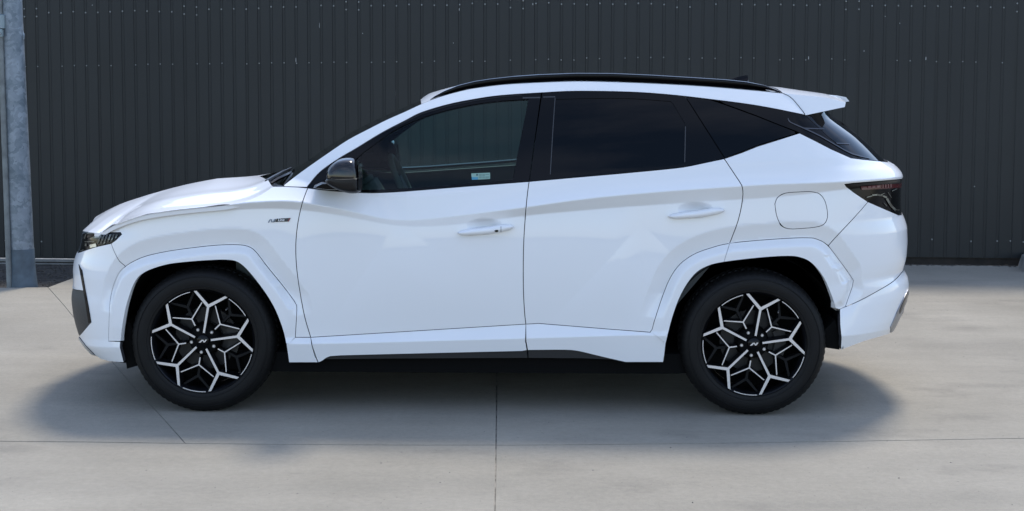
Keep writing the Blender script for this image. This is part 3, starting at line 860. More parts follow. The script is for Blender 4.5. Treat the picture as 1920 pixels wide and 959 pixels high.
ff = panel('wheel_arch', F_SEAM + [(542, 645), (537, 645)] + [p for p in F_OPEN[::-1] if p[1] < 644] + [(225.5, 640)], car, PAINT, mode='flare_f', gap=0.0010, rim=0.030, rim_m=PAINT, grid=0.006)
panel('wheel_arch', R_SEAM[:iR] + [(1368, 457), (1357.5, 491.5)] + [p for p in R_OPEN[::-1] if p[0] < 1357] + [(1173, 679), (1110, 665.5), (1140, 640), (1190, 630)][:0] + [(1244, 640.9), (1222, 623.6)], car, PAINT, mode='flare_r', gap=0.0010, rim=0.030, rim_m=PAINT, grid=0.006)
panel('wheel_arch', [(1368, 457)] + R_SEAM[iR:] + [(1574, 580)] + [p for p in R_OPEN[::-1] if p[0] >= 1358.5 and p[1] < 580] + [(1357.5, 491.5)], car, PAINT, mode='flare_r', gap=0.0010, rim=0.030, rim_m=PAINT, grid=0.006)
# sill mouldings: front part, rear part, and the pieces that run up to the arches
sill = panel('side_sill', DOORB + [(985, 640), (988, 657)] + [(979, 658.8), (800, 663), (640, 667), (619, 668.5)] + sp([(619, 668.5), (611, 672), (604, 677), (597, 680)], 3)[1:] + [(592, 668), (585.5, 648)], car, PAINT, rim=0.035, gap=0.0012, rim_m=PAINT)
panel('side_sill', [(553.5, 633), (582.5, 633), (584.5, 648), (590, 668), (596, 680), (542, 680), (537, 645), (542, 644)], car, PAINT, rim=0.035, gap=0.0012, rim_m=PAINT)
panel('side_sill', DOORB2 + [(1223, 622), (1244, 632)][:1] + [(1244, 640), (1247, 652), (1243.5, 679.5), (1173, 679.5)] + sp([(1173, 679.5), (1140, 672), (1110, 664.8), (1085, 659), (1060, 656.6), (989.5, 657)], 3)[1:] + [(986.5, 640)], car, PAINT, rim=0.035, gap=0.0012, rim_m=PAINT)
panel('sill_cladding', [(600, 676), (619, 667), (800, 661), (987, 656), (989, 673.5), (760, 674.5)], car, PLASTIC, off=-0.014, rim=0.06, gap=0)
panel('sill_cladding', [(990, 655), (1060, 655), (1110, 662), (1170, 677), (1090, 674), (991, 673.5)], car, PLASTIC, off=-0.014, rim=0.06, gap=0)
for L_ in (FD_F, BSM, RSMa):  # black strips added behind the shut lines to stop light leaking through
    panel('seam_light_stop', [(p[0] - 5, p[1]) for p in L_] + [(p[0] + 5, p[1]) for p in L_[::-1]], car, BLACK, off=-0.0145, gap=0, grid=0.03, rim=0)
# ---- front end
zc = lambda px, py: hit(px, py)[1]
zn = lambda px, py: at_y(px, py, -0.50)[2]      # height where the nose corner ends
zm = lambda px, py: at_y(px, py, -0.02)[2]      # height on the centre line, a little lower
fb = panel('front_bumper', BSEAM + F_SEAM[:iF][::-1] + [(225.5, 641), (225, 652), (232, 680), (205, 678), (190, 674), (178, 666), (163, 651), (148.5, 631), (170, 605.7), (158.5, 546), (143, 544), ('c', SF1, zn(143, 544)), ('c', SF1, zn(146, 474)), (147, 474.5), (158, 470.5), (178.5, 463.8)], car, PAINT, grid=0.010, rim=0.02)
panel('air_intake', [(143, 544), (158.5, 546), (170, 605.7), (148.5, 631), ('c', SF1, zn(148, 630)), ('c', SF1, zn(143, 544))], car, PLASTIC, off=-0.004)
panel('bumper_blade', [(148.5, 496), (154.5, 507), (160, 540), (167.5, 580), (171.5, 605), (167, 606), (160, 560), (152, 516)], car, GLOSS, off=0.004, gap=0, rim=0.01, rim_m=GLOSS)
panel('skid_lip', [(149, 632), (163, 650), (178, 665), (176, 668.5), (160, 652), (147, 634), ('c', SFC, zm(147, 634)), ('c', SFC, zm(160, 650))], car, SKID, off=0.004, gap=0)
panel('lower_grille', [('c', SF1, zn(143, 544)), ('c', SFC, zm(143, 544)), ('c', SFC, zm(163, 648)), ('c', SF1, zn(155, 640))], car, PLASTIC, off=-0.012)
gr = panel('grille', [('c', SF1, zn(153, 446)), ('c', SFC, zm(153, 446)), ('c', SFC, zm(143, 543)), ('c', SF1, zn(143, 543))], car, PLASTIC, off=-0.006, gap=0)
LAMPF = [(208.5, 456.5), (178.5, 463), (158, 469.8), (147, 473.5), ('c', SF1, zn(147, 473.5)), ('c', SF1, zn(153.5, 437)), (156, 433.3), (166, 435.8), (178.5, 437.2), (193, 438), (225, 436.6), (228, 439.6), (217, 450.5)]
hl = panel('headlight', LAMPF, car, GLOSS, off=-0.003, gap=0.0008)
def chip(px, py, a, b, ang, par, m, off=0.0012):
    c, s_ = math.cos(ang), math.sin(ang)
    q = [(px + a * c * u - b * s_ * v, py + a * s_ * u + b * c * v) for u, v in ((-1, -1), (1, -1), (1, 1), (-1, 1))]
    return panel('reflector', q, par, m, off=off, gap=0, grid=0.05, rim=0.001, rim_m=m)
LG1 = mat('lamp_cell_grey', (0.16, 0.16, 0.14), 0.25, 0.5); LG2 = mat('lamp_cell_dark', (0.05, 0.048, 0.040), 0.3, 0.3)
rr = random.Random(3)
for row in range(5):
    for col in range(6):
        px = 189 + col * 6.0 - row * 1.8 + row * 0.5; py = 441.5 + row * 3.6
        if px > 223 - row * 3.4 or py > 461 - (px - 180) * 0.25 + 0: continue
        chip(px, py, 1.9, 1.0, -0.75 + (0.5 if (row + col) % 2 else 0), hl, (LG1, LG2, LG2)[rr.randrange(3)])
chip(184, 445, 6.5, 1.2, -0.05, hl, LG1); chip(174.5, 461.2, 6, 3.0, -0.22, hl, CLEAR); chip(168, 453.6, 9, 0.5, -0.02, hl, LG1)
chip(160, 444, 1.0, 4.5, 0.35, hl, LG2); chip(161, 459.5, 1.5, 2.4, 0.1, hl, LG2); chip(170, 438.6, 7, 0.5, 0.05, hl, LG2); chip(154, 470, 3, 0.6, -0.4, hl, LG2)
# ---- rear end
SR1 = XCR + KR * 1.22
tg = panel('tailgate', [('c', SR1, zc(1690, 336.5)), ('c', SRC, zc(1690, 336.5)), ('c', SRC, zc(1663, 304)), ('c', SR1, zc(1663, 304))], car, PAINT, grid=0.010)
tl = panel('tail_light', LAMPB + [(1691, 400), ('c', SR1, zc(1691, 400)), ('c', SR1, zc(1691, 338))] + TLT[::-1], car, GLOSS, off=-0.004, gap=0.0008)
panel('tailgate_skin', [('c', SR1, zc(1691, 338)), ('c', SRC, zc(1691, 338)), ('c', SRC, zc(1691, 403)), ('c', SR1, zc(1691, 403))], car, PAINT, off=-0.004)
panel('red_lens', [(1614, 350.5), (1650, 347), (1689, 344.5), ('c', SR1, zc(1690, 345)), ('c', SR1, zc(1690, 352)), (1689, 352.5), (1650, 355), (1616, 356.5)], tl, REDLENS, off=-0.001, gap=0, rim=0.002, rim_m=REDLENS)
PINK = mat('lens_cell', (0.13, 0.05, 0.05), 0.25)
for px in (1630, 1638, 1646, 1655, 1660, 1665, 1670): chip(px, 351 - (px - 1630) * 0.06, 3.0 if px < 1650 else 0.9, 2.0 if px < 1650 else 3.2, 0, tl, PINK, 0.002)
for (px, py, a, b, an) in [(1630, 369, 5, 0.8, -0.25), (1640, 366, 5, 1.4, -0.1), (1650, 366.5, 4.5, 1.6, 0.1), (1659, 369.5, 4, 1.6, 0.45), (1665, 377, 5, 1.9, 1.05), (1670, 385, 5, 2.0, 0.95), (1676, 391.5, 4, 1.8, 0.75), (1683, 394, 3, 0.8, 0.1), (1677, 356.5, 5, 0.7, -0.45), (1668, 366, 6, 0.4, 1.0), (1660, 384, 4, .6, .9), (1655, 364, 3, .5, -.3)]:
    chip(px, py, a, b, an, tl, LG1 if rr.random() < 0.5 else LG2, 0.0015)
panel('lamp_shadow_line', [(1590, 347.2), (1640, 342.5), (1689, 338.5), (1689, 344), (1650, 346.3), (1600, 350)], tl, SATIN, off=-0.002, gap=0, rim=0.001)  # dark strip painted in as the shadow line along the lamp top
rb = panel('rear_bumper', [(1627.5, 379), (1685, 404), (1691, 403), ('c', SRC, zc(1692, 404)), ('c', SRC, zc(1692, 510))] + LOWS[::-1] + [(1585, 575)] + [p for p in R_SEAM[::-1] if p[0] > 1553 and p[1] < 575] + RBSEAM[::-1][:-1], car, PAINT, grid=0.010)
lb = panel('lower_bumper', LOWS + [('c', SRC, zc(1692, 512)), ('c', SRC, zc(1668, 626)), (1668, 626), (1620, 640), (1576, 656.5), (1577.5, 635), (1575, 609), (1574.5, 580)], car, PAINT, grid=0.010, rim=0.025, off=0.001)
ex = panel('exhaust_trim', [(1701, 543), (1703, 566), (1682, 623), (1669, 623), (1668.5, 613), (1684, 577)], car, STEEL, off=0.006, gap=0, rim=0.012, rim_m=STEEL)
panel('trim_slot', [(1699, 547), (1700.5, 556), (1692, 575), (1684.5, 588), (1685, 580)], ex, GLOSS, off=0.0085, gap=0, rim=0.003)
panel('trim_edge', [(1702, 546), (1703, 567), (1683, 622), (1678, 622), (1696, 571)], ex, SKID, off=0.008, gap=0, rim=0.003)
# ---- greenhouse
FGL = [(668, 356), (664, 320), (668, 297)] + sp([(680, 287), (712, 263), (745, 241), (790, 221), (840, 206), (890, 195.5), (940, 189), (990.5, 186)], 3) + sp([(990.5, 186), (984, 222), (976, 262), (967, 308), (961, 337)], 3)[1:] + [(900, 342.5), (760, 353), (708, 355.5)]
dlo_f = [p for p in DLO_T if p[0] <= 1014]
dlo_m = [p for p in DLO_T if 1018 <= p[0] <= 1281]
wf = panel('window_frame', dlo_f + [(1014.5, 174), (1003, 258), (992, 340)] + [(p[0], p[1] - 0.6) for p in BELT[::-1][1:]], fd, GLOSS, off=-0.005, gap=0.0008, rim=0.02, holes=[FGL], rim_m=GLOSS)
gl = panel('window_glass', FGL, fd, GLASS, off=-0.011, gap=-0.002, grid=0.02, rim=0)
RGL = [(1041, 186)] + sp([(1041, 186), (1100, 184.5), (1180, 184.5), (1258, 190)], 3)[1:] + [(1262, 194), (1284, 231), (1285, 236), (1283, 305), (1270, 309), (1155, 321), (1060, 329), (1034, 330.5)]
panel('window_frame', [(1016.5, 174)] + dlo_m + [(1285, 181.3), (1301.5, 207), (1358, 296.5)] + [(p[0], p[1] - 0.6) for p in BELT2[::-1][1:]] + [(993, 338), (1004, 258)], rd, GLOSS, off=-0.005, gap=0.0008, rim=0.02, holes=[RGL], rim_m=GLOSS)
panel('window_glass', RGL, rd, PRIV, off=-0.009, gap=-0.001, grid=0.02, rim=0)
for q in ([(980, 182.3), (1013, 181.5), (1013, 184), (980, 184.6)], [(1018.5, 181), (1041, 180.4), (1041, 182.6), (1018, 183)]):
    panel('trim_strip', q, fd if q[0][0] < 1000 else rd, TRIMLINE, off=-0.003, gap=0, grid=.05, rim=0.003, rim_m=TRIMLINE)
panel('trim_strip', [(1040, 183), (1041.5, 183), (1037, 250), (1032.5, 327), (1031, 327), (1035.5, 250)], rd, TRIMLINE, off=-0.0042, gap=0, grid=.05, rim=0.002, rim_m=SATIN)
panel('trim_strip', [(1284.6, 237), (1286.2, 237), (1284.8, 304), (1283.2, 304)], rd, TRIMLINE, off=-0.0042, gap=0, grid=.05, rim=0.002, rim_m=SATIN)
panel('trim_strip', [(740, 237.2)] + [(790, 212.5), (840, 197.6), (890, 187.6), (940, 180.5), (978, 177.5), (978, 179), (940, 182.2), (890, 189.4), (840, 199.4), (790, 214.4), (740, 239)], fd, SATIN, off=-0.002, gap=0, grid=.05, rim=0.003)
dlo_q = [p for p in DLO_T if 1290 <= p[0] <= 1332]
QGL = [(1286.6, 182)] + dlo_q + [(1358, 195.5), (1383, 204.5)] + [(1420, 218), (1460, 234), (1491, 246), (1492, 250.5), (1460, 260), (1420, 272.5), (1390, 284.5), (1359.6, 296), (1303.4, 208)]
panel('quarter_window', QGL, car, PRIV, off=-0.007, gap=0.0012, grid=0.02, rim=0.015, rim_m=GLOSS)
panel('pillar_backing', [(1040, 176), (1180, 176), (1280, 183), (1400, 199), (1495, 215), (1508, 219), (1600, 288), (1558, 277), (1499, 247), (1420, 272), (1356, 294), (1280, 310), (1060, 330), (1020, 330)], car, GLOSS, off=-0.022, gap=0, grid=0.03, rim=0)
dlo_d = [p for p in DLO_T if p[0] >= 1340]
dp = panel('rear_pillar_trim', dlo_d + [(1511, 217), (1555, 258), (1600, 291), (1617, 298.6), (1595, 295.6), (1558, 279), (1530, 264.5), (1499, 249), (1494, 246), (1460, 233.2), (1420, 217.0), (1384, 203.6), (1360, 195)], car, GLOSS, off=-0.004, gap=0.0008, rim=0.02, rim_m=GLOSS)
BEZ = mat('bezel_dark_chrome', (0.07, 0.07, 0.075), 0.2, 0.7)
panel('bezel', sp([(1478, 221), (1483, 229), (1510, 240.5), (1540, 255), (1572, 273.5), (1600, 288), (1632, 296.5)], 2) + sp([(1631, 297.6), (1598, 289.8), (1570, 274.8), (1538, 256.4), (1508, 242.2), (1481, 230), (1477, 223)], 2), dp, BEZ, off=0.000, gap=0, grid=.03, rim=0.006, rim_m=GLOSS)
panel('bezel_fin', [(1507, 239.5), (1546, 241.5), (1545, 243), (1510, 242.3)], dp, BEZ, off=0.000, gap=0, grid=.03, rim=0.005, rim_m=GLOSS)
panel('bezel_fin', [(1567, 267.5), (1594, 269.5), (1593, 271), (1570, 270.3)], dp, BEZ, off=0.000, gap=0, grid=.03, rim=0.005, rim_m=GLOSS)
RGLASS = mat('rear_glass', (0.003, 0.004, 0.006), 0.04, 0, 0.0, spec=0.22)
rw = panel('rear_window', [(1512.5, 217), (1524, 206), (1550, 199), (1554, 207), (1558, 219), (1582, 234), (1608, 252), (1633, 274.5), (1662, 303)] + [(1640, 300.5), (1618, 298), (1600, 290), (1555, 257)], car, RGLASS, off=-0.004, gap=0.0008, grid=0.02)
panel('rear_screen', [(1560, 222), (1608, 254), (1633, 276), (1661, 302), ('c', SRC, zc(1661, 302)), ('c', SRC, zc(1560, 222))], car, PRIV, off=-0.010, gap=0, grid=0.03)
ROOF_E = sp([(532.5, 347.5), (565, 322.5), (615, 287.5), (652.5, 262.5), (690, 242.7), (725, 225), (760, 209.5), (790, 195.5), (815, 185.5), (840, 177.5), (865, 171), (890, 166), (940, 159.5), (1000, 155.8), (1080, 153), (1150, 154.3), (1230, 157.5), (1320, 162.5), (1400, 169), (1440, 172.6), (1468, 175.5)], 3)
ap = panel('roof_side', [(533, 350)] + [(576, 351.3)] + DLO_T + [(1509, 215.5)] + sp([(1509, 215.5), (1500, 203), (1487, 187.5), (1478, 180), (1468, 175.5)], 3)[1:] + ROOF_E[::-1][1:], car, PAINT, mode='roofside', gap=0.0010, rim=0.006)

# ---- lofted top surfaces (near edge -> centre -> far edge)
def edge3(pts, mode='body', off=0.0):
    out = []
    for p in pts:
        s, z = hit(p[0], p[1], mode); out.append(pos(np.array(s), np.array(z), mode))
    return out
def resample(L, n):
    L = [np.array(p, float) for p in L]; d = np.r_[0, np.cumsum([np.linalg.norm(b - a) for a, b in zip(L[:-1], L[1:])])]
    t = np.linspace(0, d[-1], n); A = np.array(L)
    return np.stack([np.interp(t, d, A[:, k]) for k in range(3)], -1)
def loft(name, E, Cn, bulge, parent, m, nr=40, nc=28, pw_=2.0, feat=None, smooth=60, thick=0.0):
    """E: near edge, Cn: centre line; the far side mirrors the near side. bulge raises the section above the straight line"""
    E = resample(E, nr); Cn = resample(Cn, nr); V = []
    vs = np.linspace(-1, 1, 2 * nc + 1)
    for i in range(nr):
        for v in vs:
            a = abs(v); P = Cn[i] * (1 - a) + E[i] * a
            if v > 0: P = np.array([P[0], 2 * Cn[i][1] - P[1], P[2]])
            b = bulge(i / (nr - 1)) if callable(bulge) else bulge
            up = (1 - a ** pw_) - (1 - a)
            P = P + np.array([0, 0, b * up * 1.0])
            if feat: P = P + np.array([0, 0, feat(i / (nr - 1), v)])
            V.append(P)
    k = len(vs); F = [(i * k + j, i * k + j + 1, (i + 1) * k + j + 1, (i + 1) * k + j) for i in range(nr - 1) for j in range(k - 1)]
    # edge returns
    n0 = len(V)
    if thick:
        for i in range(nr):
            V.append(V[i * k] - np.array([0, -0.004, thick])); V.append(V[i * k + k - 1] - np.array([0, 0.004, thick]))
        for i in range(nr - 1):
            F.append((i * k, (i + 1) * k, n0 + 2 * (i + 1), n0 + 2 * i)); F.append(((i + 1) * k + k - 1, i * k + k - 1, n0 + 2 * i + 1, n0 + 2 * (i + 1) + 1))
    o = mesh(name, V, F, parent, m, smooth, True)
    return o
HE = HOODS[::-1]
he3 = edge3(HE)
hy = 0.0045
he3 = [p + np.array([0, hy, -0.0035]) for p in he3]
front_edge = [(184, 437.2), (178.5, 436.8), (166, 435.2), (156.5, 432.8)]
fe3 = edge3(front_edge)
ztip = fe3[-1][2]
stip = hit(156.5, 432.8)[0]
for q in np.linspace(stip, SFC, 10)[1:]:
    z_ = ztip
    for _ in range(6):
        P_ = pos(np.array(q), np.array(z_)); z_ = at_y(156.5, 432.6, P_[1])[2]
    fe3.append(pos(np.array(q), np.array(z_)))
E_h = he3 + fe3
def ctr(px, py, y, dz): p = at_y(px, py, y); return np.array([p[0], 0, p[2] + dz])
C_h = [ctr(486, 331, 0.0, 0), ctr(440, 330.5, 0.33, 0.012), ctr(420, 333, 0.33, .012), ctr(375, 342, .33, .012), ctr(329, 354, .3, .012), ctr(287, 366, .25, .010), ctr(245, 379.5, .2, .008), ctr(203.5, 397.5, .12, .004), ctr(182.6, 410, .06, .002)]
C_h = C_h + [fe3[-1] + np.array([0.014, 0, 0.016]), fe3[-1]]
def hood_feat(t, v):
    # raised power lines either side of the bonnet
    a = abs(v); c0 = 0.62 + 0.05 * t
    return 0.007 * math.exp(-((a - c0) / 0.11) ** 2) * max(0, 1 - t * 1.2) - 0.003 * math.exp(-((a - 0.88) / 0.06) ** 2) * max(0, 1 - t * 1.3)
C_h = [np.array(p) for p in sp(C_h, 5)]
hood = loft('bonnet', E_h, C_h, 0.035, car, PAINT, 80, 40, 2.2, hood_feat, 50, 0.02)
# windscreen
A_E = [p for p in ROOF_E if p[0] <= 791]
we = edge3(A_E, 'roofside'); we = [p + np.array([0, 0.006, -0.004]) for p in we]
C_w = [ctr(500, 338, 0, 0), ctr(565, 309.5, 0, 0), ctr(615, 275, 0, 0), ctr(652, 252, 0, 0), ctr(690, 232, 0, 0), ctr(725, 216, 0, 0), ctr(760, 200.5, 0, 0), ctr(788, 189, 0, 0)]
WSG = mat('windscreen_glass', (0.003, 0.0045, 0.004), 0.02, 0, 0.0, spec=0.03)
ws = loft('windscreen', we, C_w, 0.0, car, WSG, 30, 20, 2.0, None, 60)
# cowl between bonnet and screen, with wiper arms
ce = [he3[0] + np.array([0.0, 0.01, -0.012]), we[0] + np.array([0, 0, -0.004])]
cowl = loft('cowl', ce, [C_h[0] + np.array([0, 0, -0.02]), C_w[0]], 0.0, car, SATIN, 6, 12)
wp0 = at_y(498, 343, -0.45); wp1 = at_y(560, 322, 0.15)
tube('wiper', [at_y(500, 341, -0.55), at_y(512, 333, -0.45), at_y(530, 322.5, -0.2), at_y(546, 315.5, 0.1)], [0.012, 0.010, 0.007, 0.005], car, SATIN, 6)
tube('wiper', [at_y(508, 345, -0.62), at_y(520, 337, -0.55), at_y(540, 326, -0.42), at_y(551, 319, -0.25)], [0.008, 0.012, 0.010, 0.006], car, GLOSS, 6)
# roof
R_E = [p for p in ROOF_E if p[0] >= 789]
re3 = edge3(R_E, 'roofside')
re3 = [p + np.array([0, 0.003, 0]) for p in re3]
C_r = []
for i, p in enumerate(re3):
    t = i / (len(re3) - 1)
    C_r.append(np.array([p[0] + (-0.05) * (1 - t) ** 3 * 1.0 + 0.035 * t, 0, p[2] + 0.030]))
dC = C_w[-1] - C_r[0]
C_r[0] = C_w[-1] + np.array([0, 0, 0.004])
roof = loft('roof', re3, C_r, 0.026, car, PAINT, 60, 24, 2.2, None, 60)
# rails
def rail_pts(side):
    P = []
    for (px, py, dy) in [(804, 190.5, .05), (815, 183.5, .05), (835, 174, .045), (860, 165, .04), (890, 157.8, .035), (920, 153.2, .035), (960, 148.8, .03), (1010, 145.2, .03), (1080, 142.6, .03), (1150, 143, .03), (1220, 146, .03), (1300, 150.8, .03), (1360, 154.6, .03), (1400, 158.4, .035), (1432, 163.8, .04), (1452, 169.3, .045), (1466, 174.5, .05)]:
        yy = np.interp(px, [q[0] for q in R_E], [q[1] for q in re3]) + dy
        p = at_y(px, py, yy); P.append(np.array([p[0], p[1] * side, p[2]]))
    return P
for side in (1, -1):
    P = rail_pts(side); V = []; F = []; n = len(P)
    hs = [0.004, 0.008, 0.012, 0.014, .0145] + [.0145] * (n - 9) + [0.0135, 0.0105, 0.006, 0.003]
    sec = [(-.45, -1), (-.9, -.4), (-1, .2), (-.8, .8), (-.3, 1), (.3, 1), (.8, .8), (1, .2), (.9, -.4), (.45, -1)]
    for p, h in zip(P, hs):
        for (a, b) in sec: V.append(p + np.array([0, a * 0.016, b * h]))
    k = len(sec)
    for i in range(n - 1):
        for j in range(k): F.append((i * k + j, i * k + (j + 1) % k, (i + 1) * k + (j + 1) % k, (i + 1) * k + j))
    F += [tuple(range(k)), tuple((n - 1) * k + j for j in range(k))]
    rl = mesh('roof_rail', V, F, car, GLOSS, 45, True)
    # dark ditch strip below the rail
    E2 = [p * np.array([1, side, 1]) + np.array([0, 0.002 * side, 0.002]) for p in edge3([q for q in R_E if q[0] > 800], 'roofside')]
    V = []; F = []
    Pr = resample(P, len(E2))
    Er = resample(E2, len(E2))
    for a, b in zip(Er, Pr): V += [a, b + np.array([0, 0.0, -0.010])]
    F = [(2 * i, 2 * i + 1, 2 * i + 3, 2 * i + 2) for i in range(len(E2) - 1)]
    mesh('rail_foot', V, F, rl, GLOSS, 60, True)
# aerial fin
fz = [at_y(p[0], p[1], 0.0) for p in [(1360, 160), (1368, 150), (1382, 145), (1398, 141.5), (1402, 142), (1400.5, 147), (1403, 151), (1408, 162)]]
V = []; F = []
for dy, sc_ in ((-0.022, 0.0), (-0.010, 0.8), (0.0, 1.0), (0.010, 0.8), (0.022, 0.0)):
    zb = fz[0][2] - 0.03
    for p in fz: V.append((p[0] * (0.6 + 0.4 * sc_) + fz[4][0] * 0.4 * (1 - sc_), dy, zb + (p[2] - zb) * (0.15 + 0.85 * sc_)))
k = len(fz)
F = [(i * k + j, i * k + j + 1, (i + 1) * k + j + 1, (i + 1) * k + j) for i in range(4) for j in range(k - 1)]
mesh('aerial_fin', V, F, car, GLOSS, 50, True)
# rear spoiler
yr = lambda px: float(np.interp(px, [q[0] for q in R_E], [q[1] for q in re3]))
yS = re3[-1][1]
nS = hit(1508, 214, 'roofside'); pS = pos(np.array(nS[0]), np.array(nS[1]), 'roofside')
prof = []   # near end outline: top edge front->tip, then bottom tip->front
top_pts = [(1468, 174.8, yS), (1490, 177.5, yS), (1520, 180.2, yS + .01), (1550, 183.4, yS + .02), (1568, 185.6, yS + .03)]
sidep = [(1469, 176, yS - .003), (1511, 216, pS[1]), (1584, 201, yS + .015), (1586, 193, yS + .02), (1568, 185.6, yS + .03)]
ST = [at_y(*p) for p in top_pts]
tipU = at_y(1585.8, 192.5, yS + .02); tipD = at_y(1584, 201, yS + .015); botF = at_y(1511, 216.3, pS[1] + .004)
Cx = 0.05
cen_top = [np.array([C_r[-1][0], 0, C_r[-1][2]]), np.array([C_r[-1][0] + .06, 0, C_r[-1][2] - .004]), np.array([C_r[-1][0] + .14, 0, C_r[-1][2] - .016]), np.array([tipU[0] - .04 + Cx, 0, tipU[2] + 0.038]), np.array([tipU[0] + Cx, 0, tipU[2] + 0.026])]
V = []; F = []
nv = 13; vs = np.linspace(-1, 1, nv)
rowsP = []
for (E_, C_) in zip(ST[:4] + [tipU], cen_top):
    rowsP.append((E_, C_))
rowsP.append((tipD, np.array([tipD[0] + Cx, 0, tipD[2] + 0.02])))
rowsP.append((botF, np.array([botF[0] + .02, 0, botF[2] + 0.035])))
for (E_, C_) in rowsP:
    for v in vs:
        a = abs(v); P = C_ * (1 - a ** 2) + E_ * a ** 2; P[1] = (E_[1] * a) * (1 if v < 0 else -1); V.append(P)
F = [(i * nv + j, i * nv + j + 1, (i + 1) * nv + j + 1, (i + 1) * nv + j) for i in range(len(rowsP) - 1) for j in range(nv - 1)]
for j in (0, nv - 1):
    F.append(tuple(i * nv + j for i in range(len(rowsP))))
spo = mesh('roof_spoiler', V, F, car, PAINT, 32, True)
cutl = sp([(1468, 175.8), (1478, 180.3), (1487, 187.8), (1500, 203.3), (1508.5, 214.5)], 3)
for sd in (1, -1):
    tube('spoiler_joint', [p * np.array([1, sd, 1]) + np.array([0.002, -0.001 * sd, 0]) for p in edge3(cutl, 'roofside')], 0.0016, spo, SEAM, 5)
# raised centre of the spoiler
bm = bmesh.new()
cp = [at_y(p[0], p[1], -0.02) for p in [(1500, 176), (1522, 174.2), (1545, 176.4), (1562, 179.5), (1568, 187)]]
vs0 = [bm.verts.new((p[0], -0.34, p[2] - (0.004 if i else 0.01))) for i, p in enumerate(cp)] + [bm.verts.new((cp[0][0], -0.34, cp[-1][2] - .03))]
f = bm.faces.new(vs0); r = bmesh.ops.extrude_face_region(bm, geom=[f])
for g in r['geom']:
    if isinstance(g, bmesh.types.BMVert): g.co.y += 0.68
bmesh.ops.recalc_face_normals(bm, faces=bm.faces)
from_bm('spoiler_hump', bm, spo, PAINT, 30)

# ------------------------------------------------------------------ handles, badge, sticker, mirror
for par, dx, dy in ((fd, 0, 0), (rd, 394.5, -31)):
    H = sp([(858, 436.5), (866, 432.5), (885, 429), (910, 426), (935, 421.8), (950, 420.6), (960, 422.5), (963.3, 426.5), (957, 431), (942, 435), (925, 438.2), (900, 440.6), (878, 442), (864, 441.2), (858, 436.5)], 3)[:-1]
    H = [(p[0] + dx, p[1] + dy) for p in H]
    h = panel('door_handle', H, par, PAINT, mode='roofside', off=0.012, gap=0, grid=0.005, rim=0.006, pillow=(0.021, 0.017), rim_m=PAINT)
    if dx == 0:
        panel('key_cap', [(p[0], p[1]) for p in [(926.5, 432.8), (929, 431), (933, 431), (934.5, 432.8), (933, 435), (929, 435.2)]], [fd[0], fd[1]], GLOSS, mode='roofside', off=0.0345, gap=0, grid=.02, rim=0.004, mirror=False)
        panel('handle_joint', [(938.6, 424.5), (939.4, 424.5), (939.4, 435.5), (938.6, 435.5)], [fd[0], fd[1]], SEAM, mode='roofside', off=0.0335, gap=0, grid=.02, rim=0.003, mirror=False)
BAD = mat('badge_black', (0.012, 0.013, 0.018), 0.3); BADR = mat('badge_red', (0.16, 0.02, 0.03), 0.3)
BADS = mat('badge_silver', (0.16, 0.19, 0.24), 0.35, 0.5); BADW = mat('badge_white', (0.75, 0.75, 0.77), 0.4)
bad = panel('badge', [(519.5, 410.4), (545.2, 409.0), (541.5, 415.9), (516.3, 416.6)], fen, BAD, off=0.003, gap=0, grid=.03, rim=0.004, mirror=False, rim_m=BAD)
panel('badge', [(542.6, 409.1), (545.2, 409.0), (541.5, 415.9), (539.2, 416.0)], fen, BADR, off=0.0036, gap=0, grid=.03, rim=0.001, mirror=False)
def emblem(px, py, sx, sy, par, m, off):
    q1 = [(0, 1), (.28, .12), (.42, 0.0), (.30, 1)]; 
    parts = [[(-.02, 1), (.20, .18), (.34, .05), (.22, .75), (.16, 1)], [(.30, .05), (.48, .05), (.62, .80), (.44, .95)], [(.58, .95), (.80, .05), (1.02, .0), (.86, .65), (.74, .95)]]
    for q in parts: panel('badge', [(px + sx * a, py + sy * b) for a, b in q], par, m, off=off, gap=0, grid=.03, rim=0.002, mirror=False, rim_m=m)
emblem(502.5, 411, 14.5, 6.8, fen, BADS, 0.003)
panel('badge', [(516.4, 411.2), (518.6, 411.0), (515.6, 416.8), (513.4, 416.9)], fen, BAD, off=0.003, gap=0, grid=.03, rim=0.002, mirror=False)
def text_mesh(txt, size, name, parent, m, origin, ux, uz, shear=0.2, depth=0.0006):
    cu = bpy.data.curves.new('lettering', 'FONT'); cu.body = txt; cu.size = size; cu.extrude = depth; cu.shear = shear; cu.offset = size * 0.01
    ob = bpy.data.objects.new('lettering', cu); COL.objects.link(ob)
    me = bpy.data.meshes.new_from_object(ob.evaluated_get(bpy.context.evaluated_depsgraph_get())); me.name = name
    bpy.data.objects.remove(ob); bpy.data.curves.remove(cu)
    ux = Vector(ux).normalized(); uz = Vector(uz); uz = (uz - ux * uz.dot(ux)).normalized(); n = ux.cross(uz)
    Mx = Matrix.Identity(4)
    for i in range(3): Mx[i][0], Mx[i][1], Mx[i][2], Mx[i][3] = ux[i], uz[i], n[i], origin[i]
    me.transform(Mx); return link(name, me, parent, m)
def surf(px, py, off=0.0):
    s, z = hit(px, py); s = np.array([s]); z = np.array([z]); return (pos(s, z) + nrm(s, z) * off)[0]
o_ = surf(521.5, 415.2, 0.0045); u_ = surf(540, 414.4, 0.0045) - o_; v_ = surf(521.5, 410, 0.0045) - o_
text_mesh('Line', 0.0190, 'badge_lettering', fen[0], BADW, o_, u_, v_)
